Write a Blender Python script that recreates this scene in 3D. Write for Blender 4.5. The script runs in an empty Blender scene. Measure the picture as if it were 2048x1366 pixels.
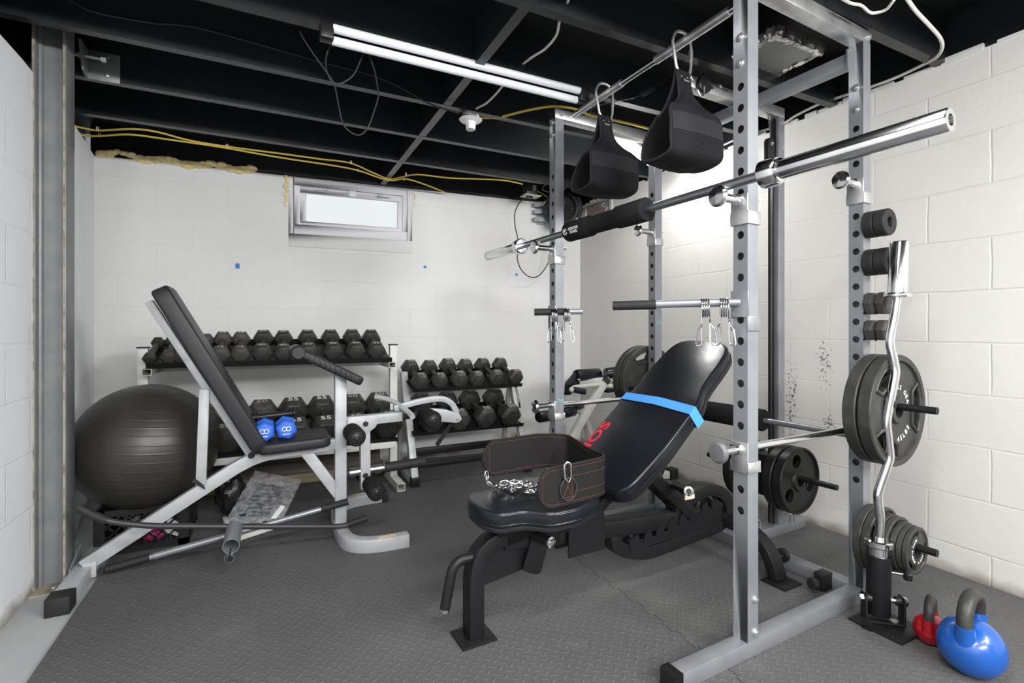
import bpy, bmesh, math, random
from mathutils import Vector, Matrix, noise
random.seed(4)
D = bpy.data
COL = bpy.context.scene.collection
rad = math.radians
# ---------------------------------------------------------------- surveyed camera (room axes: X right along the back wall, Y to the back wall)
FOC, CX, HY, YAW = 1000.0, 1024.0, 662.0, rad(26.3)
SY, CY = math.sin(YAW), math.cos(YAW)
def frame(x, y, deg): return Matrix.Translation((x, y, 0)) @ Matrix.Rotation(rad(deg), 4, 'Z')
W = Matrix.Identity(4)
R = frame(1.339, 1.071, 2.8)          # the power rack stands 2.8 degrees off the walls
def on(px, py, ax, val, fr=W):
    "the survey: where a sight line meets the plane axis=val of a frame"
    t = (px - CX) / FOC
    d = Vector((SY + t * CY, CY - t * SY, (HY - py) / FOC))
    inv = fr.inverted()
    o = inv @ Vector((0, 0, 1)); e = inv @ (Vector((0, 0, 1)) + d); dd = e - o
    return o + dd * ((val - o[ax]) / dd[ax])
def onp(px, py, p0, n, fr=W):
    t = (px - CX) / FOC
    d = Vector((SY + t * CY, CY - t * SY, (HY - py) / FOC))
    inv = fr.inverted()
    o = inv @ Vector((0, 0, 1)); e = inv @ (Vector((0, 0, 1)) + d); dd = e - o
    p0 = Vector(p0); n = Vector(n)
    return o + dd * ((p0 - o).dot(n) / dd.dot(n))
# ---------------------------------------------------------------- materials
def newmat(name):
    m = D.materials.new(name); m.use_nodes = True
    return m, m.node_tree, m.node_tree.nodes['Principled BSDF']
def mat(name, col, rough=.5, metal=0., bump=None, var=None, coat=0., alpha=1., emit=None, spec=None, trans=0.):
    m, nt, b = newmat(name)
    b.inputs['Base Color'].default_value = (*col, 1); b.inputs['Roughness'].default_value = rough
    b.inputs['Metallic'].default_value = metal; b.inputs['Coat Weight'].default_value = coat
    b.inputs['Alpha'].default_value = alpha; b.inputs['Transmission Weight'].default_value = trans
    if spec is not None: b.inputs['Specular IOR Level'].default_value = spec
    if emit:
        b.inputs['Emission Color'].default_value = (*emit[0], 1); b.inputs['Emission Strength'].default_value = emit[1]
    L = nt.links.new
    if bump or var:
        tc = nt.nodes.new('ShaderNodeTexCoord')
    if bump:
        n = nt.nodes.new('ShaderNodeTexNoise'); n.inputs['Scale'].default_value = bump[0]; n.inputs['Detail'].default_value = 4
        bp = nt.nodes.new('ShaderNodeBump'); bp.inputs['Strength'].default_value = bump[1]; bp.inputs['Distance'].default_value = bump[2] if len(bump) > 2 else .002
        L(tc.outputs['Object'], n.inputs['Vector']); L(n.outputs['Fac'], bp.inputs['Height']); L(bp.outputs['Normal'], b.inputs['Normal'])
    if var:      # var = (scale, second colour, low, high)
        n = nt.nodes.new('ShaderNodeTexNoise'); n.inputs['Scale'].default_value = var[0]; n.inputs['Detail'].default_value = 6
        r = nt.nodes.new('ShaderNodeMapRange'); r.inputs[1].default_value = var[2]; r.inputs[2].default_value = var[3]
        x = nt.nodes.new('ShaderNodeMix'); x.data_type = 'RGBA'
        x.inputs[6].default_value = (*col, 1); x.inputs[7].default_value = (*var[1], 1)
        L(tc.outputs['Object'], n.inputs['Vector']); L(n.outputs['Fac'], r.inputs[0]); L(r.outputs[0], x.inputs[0]); L(x.outputs[2], b.inputs['Base Color'])
    return m
def math_node(nt, op, a, b=None, c=None, clamp=False):
    n = nt.nodes.new('ShaderNodeMath'); n.operation = op; n.use_clamp = clamp
    for i, v in enumerate((a, b, c)):
        if v is None: continue
        if isinstance(v, (int, float)): n.inputs[i].default_value = v
        else: nt.links.new(v, n.inputs[i])
    return n.outputs[0]
def mixc(nt, fac, a, b):
    x = nt.nodes.new('ShaderNodeMix'); x.data_type = 'RGBA'
    for i, v in ((0, fac), (6, a), (7, b)):
        if isinstance(v, tuple): x.inputs[i].default_value = (*v, 1)
        elif isinstance(v, (int, float)): x.inputs[i].default_value = v
        else: nt.links.new(v, x.inputs[i])
    return x.outputs[2]
def noise_node(nt, vec, scale, detail=4, rough=.5):
    n = nt.nodes.new('ShaderNodeTexNoise'); n.inputs['Scale'].default_value = scale; n.inputs['Detail'].default_value = detail
    n.inputs['Roughness'].default_value = rough
    nt.links.new(vec, n.inputs['Vector']); return n.outputs['Fac']
def rng(nt, v, a, b, c=0., d=1.):
    n = nt.nodes.new('ShaderNodeMapRange')
    nt.links.new(v, n.inputs[0])
    for i, q in enumerate((a, b, c, d)): n.inputs[i + 1].default_value = q
    return n.outputs[0]
def block_wall(name, col, axis, off, mortar_depth=.5, specks=None, rust=None):
    "painted concrete block: 0.418 x 0.209 m courses under thick paint"
    m, nt, b = newmat(name); L = nt.links.new
    tc = nt.nodes.new('ShaderNodeTexCoord'); sp = nt.nodes.new('ShaderNodeSeparateXYZ'); L(tc.outputs['Object'], sp.inputs[0])
    cb = nt.nodes.new('ShaderNodeCombineXYZ')
    L(math_node(nt, 'ADD', sp.outputs[axis], off), cb.inputs[0]); L(math_node(nt, 'ADD', sp.outputs[2], -.123 + .209 * 20), cb.inputs[1])
    wob = nt.nodes.new('ShaderNodeTexNoise'); wob.inputs['Scale'].default_value = 6; L(tc.outputs['Object'], wob.inputs['Vector'])
    va = nt.nodes.new('ShaderNodeVectorMath'); va.operation = 'MULTIPLY_ADD'; L(wob.outputs['Color'], va.inputs[0])
    va.inputs[1].default_value = (.012, .012, 0); L(cb.outputs[0], va.inputs[2])
    br = nt.nodes.new('ShaderNodeTexBrick'); L(va.outputs[0], br.inputs['Vector'])
    br.inputs['Scale'].default_value = 1; br.inputs['Brick Width'].default_value = .418; br.inputs['Row Height'].default_value = .209
    br.inputs['Mortar Size'].default_value = .0055; br.inputs['Mortar Smooth'].default_value = .9; br.offset = .5
    br.inputs['Color1'].default_value = (1, 1, 1, 1); br.inputs['Color2'].default_value = (1, 1, 1, 1); br.inputs['Mortar'].default_value = (0, 0, 0, 1)
    obj = tc.outputs['Object']
    fade = rng(nt, noise_node(nt, obj, 2.2, 2), .35, .65, .25, 1)
    h = math_node(nt, 'MULTIPLY', br.outputs['Fac'], fade)
    h = math_node(nt, 'MULTIPLY', h, -mortar_depth)
    h = math_node(nt, 'ADD', h, math_node(nt, 'MULTIPLY', noise_node(nt, obj, 60, 4, .55), .22))
    h = math_node(nt, 'ADD', h, math_node(nt, 'MULTIPLY', noise_node(nt, obj, 6, 2), .28))
    bp = nt.nodes.new('ShaderNodeBump'); bp.inputs['Strength'].default_value = .6; bp.inputs['Distance'].default_value = .007
    L(h, bp.inputs['Height']); L(bp.outputs['Normal'], b.inputs['Normal'])
    dark = tuple(c * .9 for c in col)
    c = mixc(nt, rng(nt, noise_node(nt, obj, 1.6, 6), .45, .8, 0, .8), col, dark)
    c = mixc(nt, math_node(nt, 'MULTIPLY', br.outputs['Fac'], math_node(nt, 'MULTIPLY', fade, .16)), c, tuple(q * .62 for q in col))
    # flecks of missing paint
    sc = rng(nt, noise_node(nt, obj, 70, 2), .74, .77)
    lo = rng(nt, noise_node(nt, obj, 3, 2), .5, .7)
    c = mixc(nt, math_node(nt, 'MULTIPLY', sc, math_node(nt, 'MULTIPLY', lo, .5)), c, (.25, .24, .22))
    if specks:      # ((axis value, z), (half sizes)): dark pitting where the paint has come off
        for (av, zv, ah, zh) in specks:
            da = math_node(nt, 'DIVIDE', math_node(nt, 'SUBTRACT', sp.outputs[axis], av), ah)
            dz = math_node(nt, 'DIVIDE', math_node(nt, 'SUBTRACT', sp.outputs[2], zv), zh)
            rr = math_node(nt, 'ADD', math_node(nt, 'MULTIPLY', da, da), math_node(nt, 'MULTIPLY', dz, dz))
            msk = rng(nt, rr, .1, 1.1, 1, 0)
            thr = math_node(nt, 'ADD', noise_node(nt, obj, 85, 3, .65), math_node(nt, 'MULTIPLY', msk, .16))
            s = math_node(nt, 'MULTIPLY', rng(nt, thr, .70, .73), rng(nt, rr, .7, 1.2, 1, 0))
            c = mixc(nt, math_node(nt, 'MULTIPLY', s, .85), c, (.045, .045, .045))
    # grime and rust along the foot of the wall
    g = rng(nt, math_node(nt, 'ADD', sp.outputs[2], math_node(nt, 'MULTIPLY', noise_node(nt, obj, 9, 5), -.10)), -.05, .0, 1, 0)
    c = mixc(nt, math_node(nt, 'MULTIPLY', g, .75), c, (.16, .12, .08))
    if rust:
        for (av, ah, zh) in rust:
            da = math_node(nt, 'ABSOLUTE', math_node(nt, 'SUBTRACT', sp.outputs[axis], av))
            f = rng(nt, math_node(nt, 'ADD', da, math_node(nt, 'MULTIPLY', noise_node(nt, obj, 22, 5), .06)), ah, ah + .05, 1, 0)
            f2 = rng(nt, math_node(nt, 'ADD', sp.outputs[2], math_node(nt, 'MULTIPLY', noise_node(nt, obj, 26, 5), .12)), zh, zh + .06, 1, 0)
            c = mixc(nt, math_node(nt, 'MULTIPLY', f, f2), c, mixc(nt, rng(nt, noise_node(nt, obj, 40, 4), .4, .6), (.10, .055, .02), (.42, .36, .24)))
    L(c, b.inputs['Base Color']); b.inputs['Roughness'].default_value = .55
    return m
def tread_mat(name):
    "black rubber tile with raised lozenges set alternately"
    m, nt, b = newmat(name); L = nt.links.new
    tc = nt.nodes.new('ShaderNodeTexCoord'); mp = nt.nodes.new('ShaderNodeMapping'); L(tc.outputs['Object'], mp.inputs[0])
    mp.inputs['Rotation'].default_value = (0, 0, rad(45)); mp.inputs['Scale'].default_value = (37, 37, 37)
    sp = nt.nodes.new('ShaderNodeSeparateXYZ'); L(mp.outputs[0], sp.inputs[0])
    u, v = sp.outputs[0], sp.outputs[1]
    chk = math_node(nt, 'MODULO', math_node(nt, 'ADD', math_node(nt, 'FLOOR', u), math_node(nt, 'FLOOR', v)), 2)
    chk = math_node(nt, 'ABSOLUTE', chk)
    fu = math_node(nt, 'SUBTRACT', math_node(nt, 'FRACT', u), .5); fv = math_node(nt, 'SUBTRACT', math_node(nt, 'FRACT', v), .5)
    fu = math_node(nt, 'MULTIPLY', fu, fu); fv = math_node(nt, 'MULTIPLY', fv, fv)
    da = math_node(nt, 'ADD', math_node(nt, 'MULTIPLY', fu, 1.), math_node(nt, 'MULTIPLY', fv, 9))
    db = math_node(nt, 'ADD', math_node(nt, 'MULTIPLY', fu, 9.), math_node(nt, 'MULTIPLY', fv, 1))
    d = math_node(nt, 'ADD', math_node(nt, 'MULTIPLY', da, chk), math_node(nt, 'MULTIPLY', db, math_node(nt, 'SUBTRACT', 1, chk)))
    h = rng(nt, d, .04, .26, 1, 0)
    obj = tc.outputs['Object']
    hh = math_node(nt, 'ADD', h, math_node(nt, 'MULTIPLY', noise_node(nt, obj, 300, 3), .5))
    bp = nt.nodes.new('ShaderNodeBump'); bp.inputs['Strength'].default_value = .6; bp.inputs['Distance'].default_value = .0024
    L(hh, bp.inputs['Height']); L(bp.outputs['Normal'], b.inputs['Normal'])
    base = mixc(nt, rng(nt, noise_node(nt, obj, 1.3, 5), .35, .7), (.070, .070, .072), (.092, .092, .092))
    dust = math_node(nt, 'MULTIPLY', rng(nt, noise_node(nt, obj, 4, 8, .7), .55, .75), .35)
    base = mixc(nt, dust, base, (.15, .15, .148))
    base = mixc(nt, math_node(nt, 'MULTIPLY', rng(nt, noise_node(nt, obj, 130, 2), .76, .79), .6), base, (.30, .29, .27))
    base = mixc(nt, math_node(nt, 'MULTIPLY', h, .28), base, (.135, .135, .135))
    L(base, b.inputs['Base Color']); b.inputs['Roughness'].default_value = .62; b.inputs['Specular IOR Level'].default_value = .35
    return m
def wood_mat(name, a, c2):
    m, nt, b = newmat(name); L = nt.links.new
    tc = nt.nodes.new('ShaderNodeTexCoord'); mp = nt.nodes.new('ShaderNodeMapping'); L(tc.outputs['Object'], mp.inputs[0])
    mp.inputs['Scale'].default_value = (1.5, 30, 30)
    f = noise_node(nt, mp.outputs[0], 2, 8, .65)
    L(mixc(nt, rng(nt, f, .35, .65), a, c2), b.inputs['Base Color']); b.inputs['Roughness'].default_value = .8
    bp = nt.nodes.new('ShaderNodeBump'); bp.inputs['Strength'].default_value = .5; bp.inputs['Distance'].default_value = .004
    L(f, bp.inputs['Height']); L(bp.outputs['Normal'], b.inputs['Normal'])
    return m
M = {}
def mats():
    M['chrome'] = mat('chrome', (.78, .78, .79), .13, 1., var=(9, (.6, .6, .61), .45, .7))
    M['steel'] = mat('dull_steel', (.46, .47, .49), .36, 1., bump=(160, .08), var=(14, (.36, .37, .39), .45, .7))
    M['silver'] = mat('silver_powder_coat', (.265, .275, .295), .36, .5, var=(9, (.21, .22, .24), .45, .75))
    M['galv'] = mat('galvanised_steel', (.62, .62, .62), .34, .85, var=(12, (.42, .42, .43), .42, .7))
    M['bench_grey'] = mat('light_grey_powder_coat', (.375, .38, .395), .42, .1, var=(14, (.29, .295, .31), .5, .8))
    M['rack_white'] = mat('off_white_enamel', (.60, .60, .57), .45, 0, var=(8, (.48, .48, .45), .5, .75))
    M['rack_grey'] = mat('pale_grey_enamel', (.45, .46, .46), .42, .2, var=(10, (.36, .37, .37), .5, .75))
    M['vinyl'] = mat('black_vinyl', (.0075, .0085, .012), .27, 0, bump=(30, .10, .005), spec=.38)
    M['vinyl_grain'] = mat('grained_black_vinyl', (.016, .016, .018), .40, 0, bump=(700, .5, .001), spec=.3)
    M['foam'] = mat('black_foam_rubber', (.013, .013, .014), .85, bump=(260, .3, .001), spec=.12)
    M['rubber'] = mat('black_rubber', (.018, .018, .019), .6, bump=(120, .15, .001), spec=.25)
    M['black'] = mat('black_powder_coat', (.009, .009, .010), .42, bump=(300, .12, .0006), spec=.26)
    M['plastic'] = mat('black_plastic', (.012, .012, .013), .35, spec=.3)
    M['hex'] = mat('black_hex_rubber', (.026, .026, .025), .42, bump=(90, .22, .0012), var=(22, (.05, .049, .045), .5, .75), spec=.36)
    M['hex_old'] = mat('worn_hex_iron', (.042, .041, .038), .5, bump=(90, .3, .0012), var=(16, (.10, .095, .085), .5, .8), spec=.36)
    M['iron'] = mat('grey_cast_iron', (.034, .034, .031), .46, .2, bump=(140, .35, .0012), var=(20, (.06, .06, .055), .5, .8), spec=.4)
    M['iron_black'] = mat('black_rubber_plate', (.009, .009, .009), .42, bump=(100, .12, .001), spec=.3)
    M['fabric'] = mat('black_woven_nylon', (.012, .012, .0135), .8, bump=(600, .5, .001), spec=.12)
    M['webbing'] = mat('charcoal_webbing', (.022, .022, .024), .8, bump=(900, .6, .001), spec=.15)
    M['leather'] = mat('black_leather', (.012, .011, .011), .65, bump=(260, .3, .001), spec=.18)
    M['stitch'] = mat('rust_thread', (.13, .038, .02), .8)
    M['disc'] = mat('dark_grey_cap', (.11, .11, .115), .45)
    M['white'] = mat('white_plastic', (.78, .78, .77), .35)
    M['print'] = mat('white_print', (.75, .75, .75), .5)
    M['greyprint'] = mat('grey_print', (.35, .35, .34), .5)
    M['tube'] = mat('white_lamp_tube', (.72, .73, .77), .3)
    M['red'] = mat('red_print', (.62, .02, .04), .45)
    M['kred'] = mat('red_vinyl', (.33, .006, .012), .22, coat=.4)
    M['kblue'] = mat('blue_vinyl', (.008, .078, .34), .25, coat=.4)
    M['nblue'] = mat('blue_neoprene', (.018, .10, .50), .55)
    M['band'] = mat('light_blue_rubber', (.07, .33, .80), .5)
    M['tape'] = mat('blue_painter_tape', (.05, .17, .55), .6)
    M['joist'] = mat('black_painted_timber', (.0105, .0115, .0135), .32, bump=(30, .25, .003), var=(5, (.0145, .0155, .018), .4, .7), spec=.55)
    M['deck'] = mat('black_painted_boards', (.007, .0075, .009), .5, bump=(12, .4, .004))
    M['ycable'] = mat('yellow_cable_sheath', (.52, .40, .06), .5)
    M['wcable'] = mat('white_cable_sheath', (.62, .60, .55), .5)
    M['bcable'] = mat('black_cord', (.012, .012, .012), .5)
    M['foamfill'] = mat('expanding_foam', (.80, .68, .36), .8, bump=(45, 1., .01), var=(18, (.66, .50, .20), .5, .75))
    M['blue_steel'] = mat('blue_grey_painted_steel', (.145, .155, .160), .42, .1, bump=(40, .15, .002), var=(10, (.185, .19, .185), .45, .7))
    M['edge_rust'] = mat('worn_flange_edge', (.27, .24, .19), .7, var=(25, (.13, .10, .07), .45, .7))
    M['grey_pl'] = mat('grey_plastic', (.33, .34, .36), .5)
    M['dark_pl'] = mat('charcoal_plastic', (.030, .030, .034), .42, spec=.35)
    M['vinylframe'] = mat('white_vinyl_frame', (.66, .66, .70), .4)
    M['paintwood'] = mat('white_painted_board', (.64, .64, .63), .5, bump=(20, .2, .002))
    M['slab'] = mat('grey_painted_concrete', (.30, .32, .325), .6, bump=(35, .25, .002), var=(3, (.36, .37, .37), .4, .7))
    M['timber'] = wood_mat('weathered_timber', (.040, .034, .029), (.13, .112, .095))
    M['pale_timber'] = wood_mat('pale_timber', (.13, .115, .085), (.28, .235, .14))
    M['foil'] = mat('aluminium_foil_tape', (.78, .77, .75), .30, .95, bump=(40, .9, .006), var=(30, (.60, .22, .16), .60, .68))
    M['duct'] = mat('grey_sheet_metal', (.28, .29, .27), .5, .4)
    M['cream'] = mat('cream_plastic', (.55, .53, .44), .45)
    M['pink'] = mat('dark_pink_cloth', (.35, .02, .10), .7)
    M['tread'] = tread_mat('tread_rubber')
    M['redwire'] = mat('red_wire', (.5, .08, .06), .5)
    M['teal'] = mat('teal_marker', (.15, .42, .40), .6)
    M['label'] = mat('orange_sticker', (.62, .42, .18), .5, var=(60, (.7, .65, .55), .45, .55))
    M['bag'] = clear_bag()
    M['lamp_on'] = mat('lit_lamp_tube', (1, 1, 1), .4, emit=((1, .99, .97), 75.))
    M['pane'] = mat('frosted_pane', (.25, .27, .28), .9, spec=.1, emit=((.95, .985, 1.), .52))
    M['wall_back'] = block_wall('painted_block_back', (.68, .68, .675), 0, 5.03, .2, rust=[(1.93, .05, .16), (2.32, .08, .20)])
    M['wall_right'] = block_wall('painted_block_right', (.655, .645, .61), 1, 5.1 + .3 - .06, .38, specks=[(1.751, .62, .045, .32), (1.575, .84, .055, .17), (1.55, .52, .06, .07)])
    M['wall_left'] = block_wall('painted_block_left', (.79, .80, .825), 1, 5.2, .25)
    M['wall_front'] = block_wall('painted_block_front', (.66, .66, .65), 0, 5.0, .4)
def clear_bag():
    m, nt, b = newmat('clear_polythene'); L = nt.links.new
    out = nt.nodes['Material Output']
    tr = nt.nodes.new('ShaderNodeBsdfTransparent'); mx = nt.nodes.new('ShaderNodeMixShader')
    b.inputs['Base Color'].default_value = (.75, .76, .80, 1); b.inputs['Roughness'].default_value = .10
    tc = nt.nodes.new('ShaderNodeTexCoord')
    f = noise_node(nt, tc.outputs['Object'], 34, 7, .65)
    bp = nt.nodes.new('ShaderNodeBump'); bp.inputs['Strength'].default_value = 1.; bp.inputs['Distance'].default_value = .02
    L(f, bp.inputs['Height']); L(bp.outputs['Normal'], b.inputs['Normal'])
    mx.inputs[0].default_value = .3
    L(rng(nt, f, .38, .68, .08, .42), mx.inputs[0])
    L(tr.outputs[0], mx.inputs[1]); L(b.outputs[0], mx.inputs[2]); L(mx.outputs[0], out.inputs['Surface'])
    return m
# ---------------------------------------------------------------- mesh builder
def V(*a): return Vector(a)
def fil(pts, r=.03, n=5):
    "round the corners of a polyline"
    pts = [Vector(p) for p in pts]; out = [pts[0]]
    for i in range(1, len(pts) - 1):
        p, a, c = pts[i], pts[i - 1], pts[i + 1]
        d1 = min(r, (a - p).length * .48); d2 = min(r, (c - p).length * .48)
        s = p + (a - p).normalized() * d1; e = p + (c - p).normalized() * d2
        for k in range(n + 1):
            t = k / n; out.append(s * (1 - t) ** 2 + p * 2 * t * (1 - t) + e * t * t)
    out.append(pts[-1]); return out
def spline(pts, n=6):
    "Catmull-Rom through the points"
    P = [Vector(p) for p in pts]; P = [P[0] * 2 - P[1]] + P + [P[-1] * 2 - P[-2]]; out = []
    for i in range(1, len(P) - 2):
        a, b, c, d = P[i - 1:i + 3]
        for k in range(n):
            t = k / n
            out.append(.5 * ((2 * b) + (c - a) * t + (2 * a - 5 * b + 4 * c - d) * t * t + (3 * b - a - 3 * c + d) * t ** 3))
    out.append(P[-2]); return out
class MB:
    def __init__(s): s.v = []; s.f = []
    def add(s, vs, fs, T=None):
        k = len(s.v)
        s.v += [(T @ Vector(v)) if T else Vector(v) for v in vs]; s.f += [tuple(i + k for i in f) for f in fs]; return s
    def box(s, c, d, T=None):
        x, y, z = (q / 2 for q in d); c = Vector(c)
        vs = [c + V(a * x, b * y, e * z) for e in (-1, 1) for a, b in ((-1, -1), (1, -1), (1, 1), (-1, 1))]
        return s.add(vs, [(3, 2, 1, 0), (4, 5, 6, 7), (0, 1, 5, 4), (1, 2, 6, 5), (2, 3, 7, 6), (3, 0, 4, 7)], T)
    def bb(s, a, b, T=None):
        a = Vector(a); b = Vector(b); d = b - a
        return s.box((a + b) / 2, [abs(q) for q in d], T)
    def sweep(s, prof, path, n=None, closed=False, caps=True, T=None, scale=None):
        "prof: 2D points (side, up). n: fixed side vector for planar paths"
        P = [Vector(p) for p in path]; N = len(P); m = len(prof); tang = []
        for i in range(N):
            if closed: a, c = P[i - 1], P[(i + 1) % N]
            else: a, c = P[max(i - 1, 0)], P[min(i + 1, N - 1)]
            t = c - a
            if t.length < 1e-9: t = V(0, 0, 1)
            tang.append(t.normalized())
        side = None; rings = []
        for i in range(N):
            t = tang[i]
            if n is not None: sd = Vector(n).normalized()
            elif side is None:
                sd = t.cross(V(0, 0, 1))
                if sd.length < .1: sd = t.cross(V(0, 1, 0))
                sd.normalize()
            else:
                sd = (side - t * side.dot(t))
                sd.normalize()
            side = sd; up = sd.cross(t).normalized()
            k = 1.
            if n is not None and 0 < i < N - 1:
                d = (P[i] - P[i - 1]).normalized(); cs = max(.3, abs(d.dot(t))); k = 1 / cs
            q = scale[i] if scale else 1.
            rings.append([P[i] + sd * (a * q) + up * (b * q * k) for a, b in prof])
        vs = [v for r in rings for v in r]; fs = []
        rngN = N if closed else N - 1
        for i in range(rngN):
            j = (i + 1) % N
            for a in range(m):
                b = (a + 1) % m
                fs.append((i * m + a, i * m + b, j * m + b, j * m + a))
        if caps and not closed:
            fs.append(tuple(range(m - 1, -1, -1))); fs.append(tuple((N - 1) * m + a for a in range(m)))
        return s.add(vs, fs, T)
    def rect(s, path, w, h, n=None, **k):
        w /= 2; h /= 2
        return s.sweep([(-w, -h), (w, -h), (w, h), (-w, h)], path, n, **k)
    def beam(s, a, b, w, h, n=None, T=None): return s.rect([a, b], w, h, n, T=T)
    def hollow(s, a, b, w, h, t=.003, n=None, T=None):
        "open-ended square tube"
        W2, H2 = w / 2, h / 2; w2, h2 = W2 - t, H2 - t
        k = len(s.v)
        s.sweep([(-W2, -H2), (W2, -H2), (W2, H2), (-W2, H2)], [a, b], n, caps=False, T=T)
        s.sweep([(-w2, h2), (w2, h2), (w2, -h2), (-w2, -h2)], [a, b], n, caps=False, T=T)
        for o, flip in ((0, 0), (4, 1)):
            O = [k + o + i for i in range(4)]; I = [k + 8 + o + i for i in (3, 2, 1, 0)]
            for i in range(4):
                f = (O[i], O[(i + 1) % 4], I[(i + 1) % 4], I[i]); s.f.append(f if flip else f[::-1])
        return s
    def tube(s, path, r, seg=12, closed=False, caps=True, T=None, scale=None, n=None):
        return s.sweep([(r * math.cos(2 * math.pi * i / seg), r * math.sin(2 * math.pi * i / seg)) for i in range(seg)], path, n, closed, caps, T, scale)
    def cyl(s, a, b, r, seg=20, r2=None, T=None):
        return s.tube([a, b], r, seg, T=T, scale=[1, (r2 if r2 is not None else r) / r])
    def lathe(s, prof, a, axis, seg=28, closed=False, T=None, u0=None):
        "prof: (radius, distance along axis)"
        a = Vector(a); ax = Vector(axis).normalized(); u = Vector(u0) if u0 else ax.orthogonal().normalized(); w = ax.cross(u); m = len(prof); vs = []; fs = []
        for r, t in prof:
            for i in range(seg):
                th = 2 * math.pi * i / seg; vs.append(a + ax * t + (u * math.cos(th) + w * math.sin(th)) * max(r, 1e-5))
        for k in range(m if closed else m - 1):
            k2 = (k + 1) % m
            for i in range(seg):
                j = (i + 1) % seg; fs.append((k * seg + i, k * seg + j, k2 * seg + j, k2 * seg + i))
        return s.add(vs, fs, T)
    def sphere(s, c, r, seg=24, rings=14, T=None):
        if not hasattr(r, '__len__'): r = (r, r, r)
        c = Vector(c); vs = []; fs = []
        for i in range(rings + 1):
            ph = math.pi * i / rings
            for j in range(seg):
                th = 2 * math.pi * j / seg
                vs.append(c + V(r[0] * math.sin(ph) * math.cos(th), r[1] * math.sin(ph) * math.sin(th), -r[2] * math.cos(ph)))
        for i in range(rings):
            for j in range(seg):
                k = (j + 1) % seg; fs.append((i * seg + j, i * seg + k, (i + 1) * seg + k, (i + 1) * seg + j))
        return s.add(vs, fs, T)
    def prism(s, poly, z0, z1, T=None):
        n = len(poly); vs = [(p[0], p[1], z0) for p in poly] + [(p[0], p[1], z1) for p in poly]
        fs = [tuple(range(n - 1, -1, -1)), tuple(range(n, 2 * n))] + [(i, (i + 1) % n, n + (i + 1) % n, n + i) for i in range(n)]
        return s.add(vs, fs, T)
    def holed(s, outer, holes, z0, z1, T=None):
        "plate with cut-outs, extruded z0..z1"
        bm = bmesh.new(); es = []
        for lp in [outer] + holes:
            vv = [bm.verts.new((p[0], p[1], z0)) for p in lp]
            es += [bm.edges.new((vv[i], vv[(i + 1) % len(vv)])) for i in range(len(vv))]
        bmesh.ops.triangle_fill(bm, use_beauty=True, use_dissolve=False, edges=es, normal=(0, 0, 1))
        g = bmesh.ops.extrude_face_region(bm, geom=bm.faces[:])
        for v in g['geom']:
            if isinstance(v, bmesh.types.BMVert): v.co.z = z1
        bmesh.ops.recalc_face_normals(bm, faces=bm.faces[:])
        bm.verts.index_update(); vs = [v.co.copy() for v in bm.verts]; fs = [tuple(v.index for v in f.verts) for f in bm.faces]; bm.free()
        return s.add(vs, fs, T)
def circ(r, n=24, c=(0, 0), a0=0): return [(c[0] + r * math.cos(a0 + 2 * math.pi * i / n), c[1] + r * math.sin(a0 + 2 * math.pi * i / n)) for i in range(n)]
class Thing:
    "a top-level object: an Empty at its base, or its one mesh"
    def __init__(s, name, label, cat, loc=(0, 0, 0), rz=0., fr=W, group=None):
        o = D.objects.new(name, None); COL.objects.link(o); o.empty_display_size = .05
        s.o = o; s.fr = fr
        a = math.atan2(fr[1][0], fr[0][0]) + rad(rz)
        p = fr @ Vector(loc); o.location = p; o.rotation_euler = (0, 0, a)
        s.inv = (Matrix.Translation(p) @ Matrix.Rotation(a, 4, 'Z')).inverted() @ fr
        o['label'] = label; o['category'] = cat
        if group: o['group'] = group
    def part(s, name, mb, m, parent=None, label=None, bevel=0, seg=2, sharp=35, fix=True):
        ob = mesh_obj(name, mb, m, s.inv, bevel, seg, sharp, fix)
        ob.parent = parent or s.o
        if label: ob['label'] = label
        return ob
def mesh_obj(name, mb, m, T=W, bevel=0, seg=2, sharp=35, fix=True):
    me = D.meshes.new(name)
    me.from_pydata([tuple(T @ v) for v in mb.v], [], mb.f)
    bm = bmesh.new(); bm.from_mesh(me)
    bmesh.ops.remove_doubles(bm, verts=bm.verts[:], dist=1e-5)
    if fix: bmesh.ops.recalc_face_normals(bm, faces=bm.faces[:])
    if bevel:
        es = [e for e in bm.edges if len(e.link_faces) == 2 and e.calc_face_angle(0) > rad(40)]
        bmesh.ops.bevel(bm, geom=es, offset=bevel, segments=seg, profile=.5, affect='EDGES', clamp_overlap=True)
    for f in bm.faces: f.smooth = True
    bm.to_mesh(me); bm.free()
    me.set_sharp_from_angle(angle=rad(sharp))
    if m: me.materials.append(M[m] if isinstance(m, str) else m)
    ob = D.objects.new(name, me); COL.objects.link(ob)
    return ob
def single(name, label, cat, mb, m, base=None, group=None, **k):
    "a thing that is one mesh; its origin goes to base"
    if base is None:
        xs = [v.x for v in mb.v]; ys = [v.y for v in mb.v]; zs = [v.z for v in mb.v]
        base = ((min(xs) + max(xs)) / 2, (min(ys) + max(ys)) / 2, min(zs))
    o = mesh_obj(name, mb, m, Matrix.Translation(-Vector(base)), **k); o.location = base
    o['label'] = label; o['category'] = cat
    if group: o['group'] = group
    return o
def struct(name, mb, m, parent=None, **k):
    o = mesh_obj(name, mb, m, **k)
    if parent: o.parent = parent
    else: o['kind'] = 'structure'
    return o
def dup(root, label, loc, rot, group=None):
    r = root.copy(); COL.objects.link(r); r.location = loc; r.rotation_euler = rot; r['label'] = label
    if group: r['group'] = group
    for ch in list(root.children):
        c = ch.copy(); COL.objects.link(c); c.parent = r
        for g in list(ch.children):
            d = g.copy(); COL.objects.link(d); d.parent = c
    return r
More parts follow.
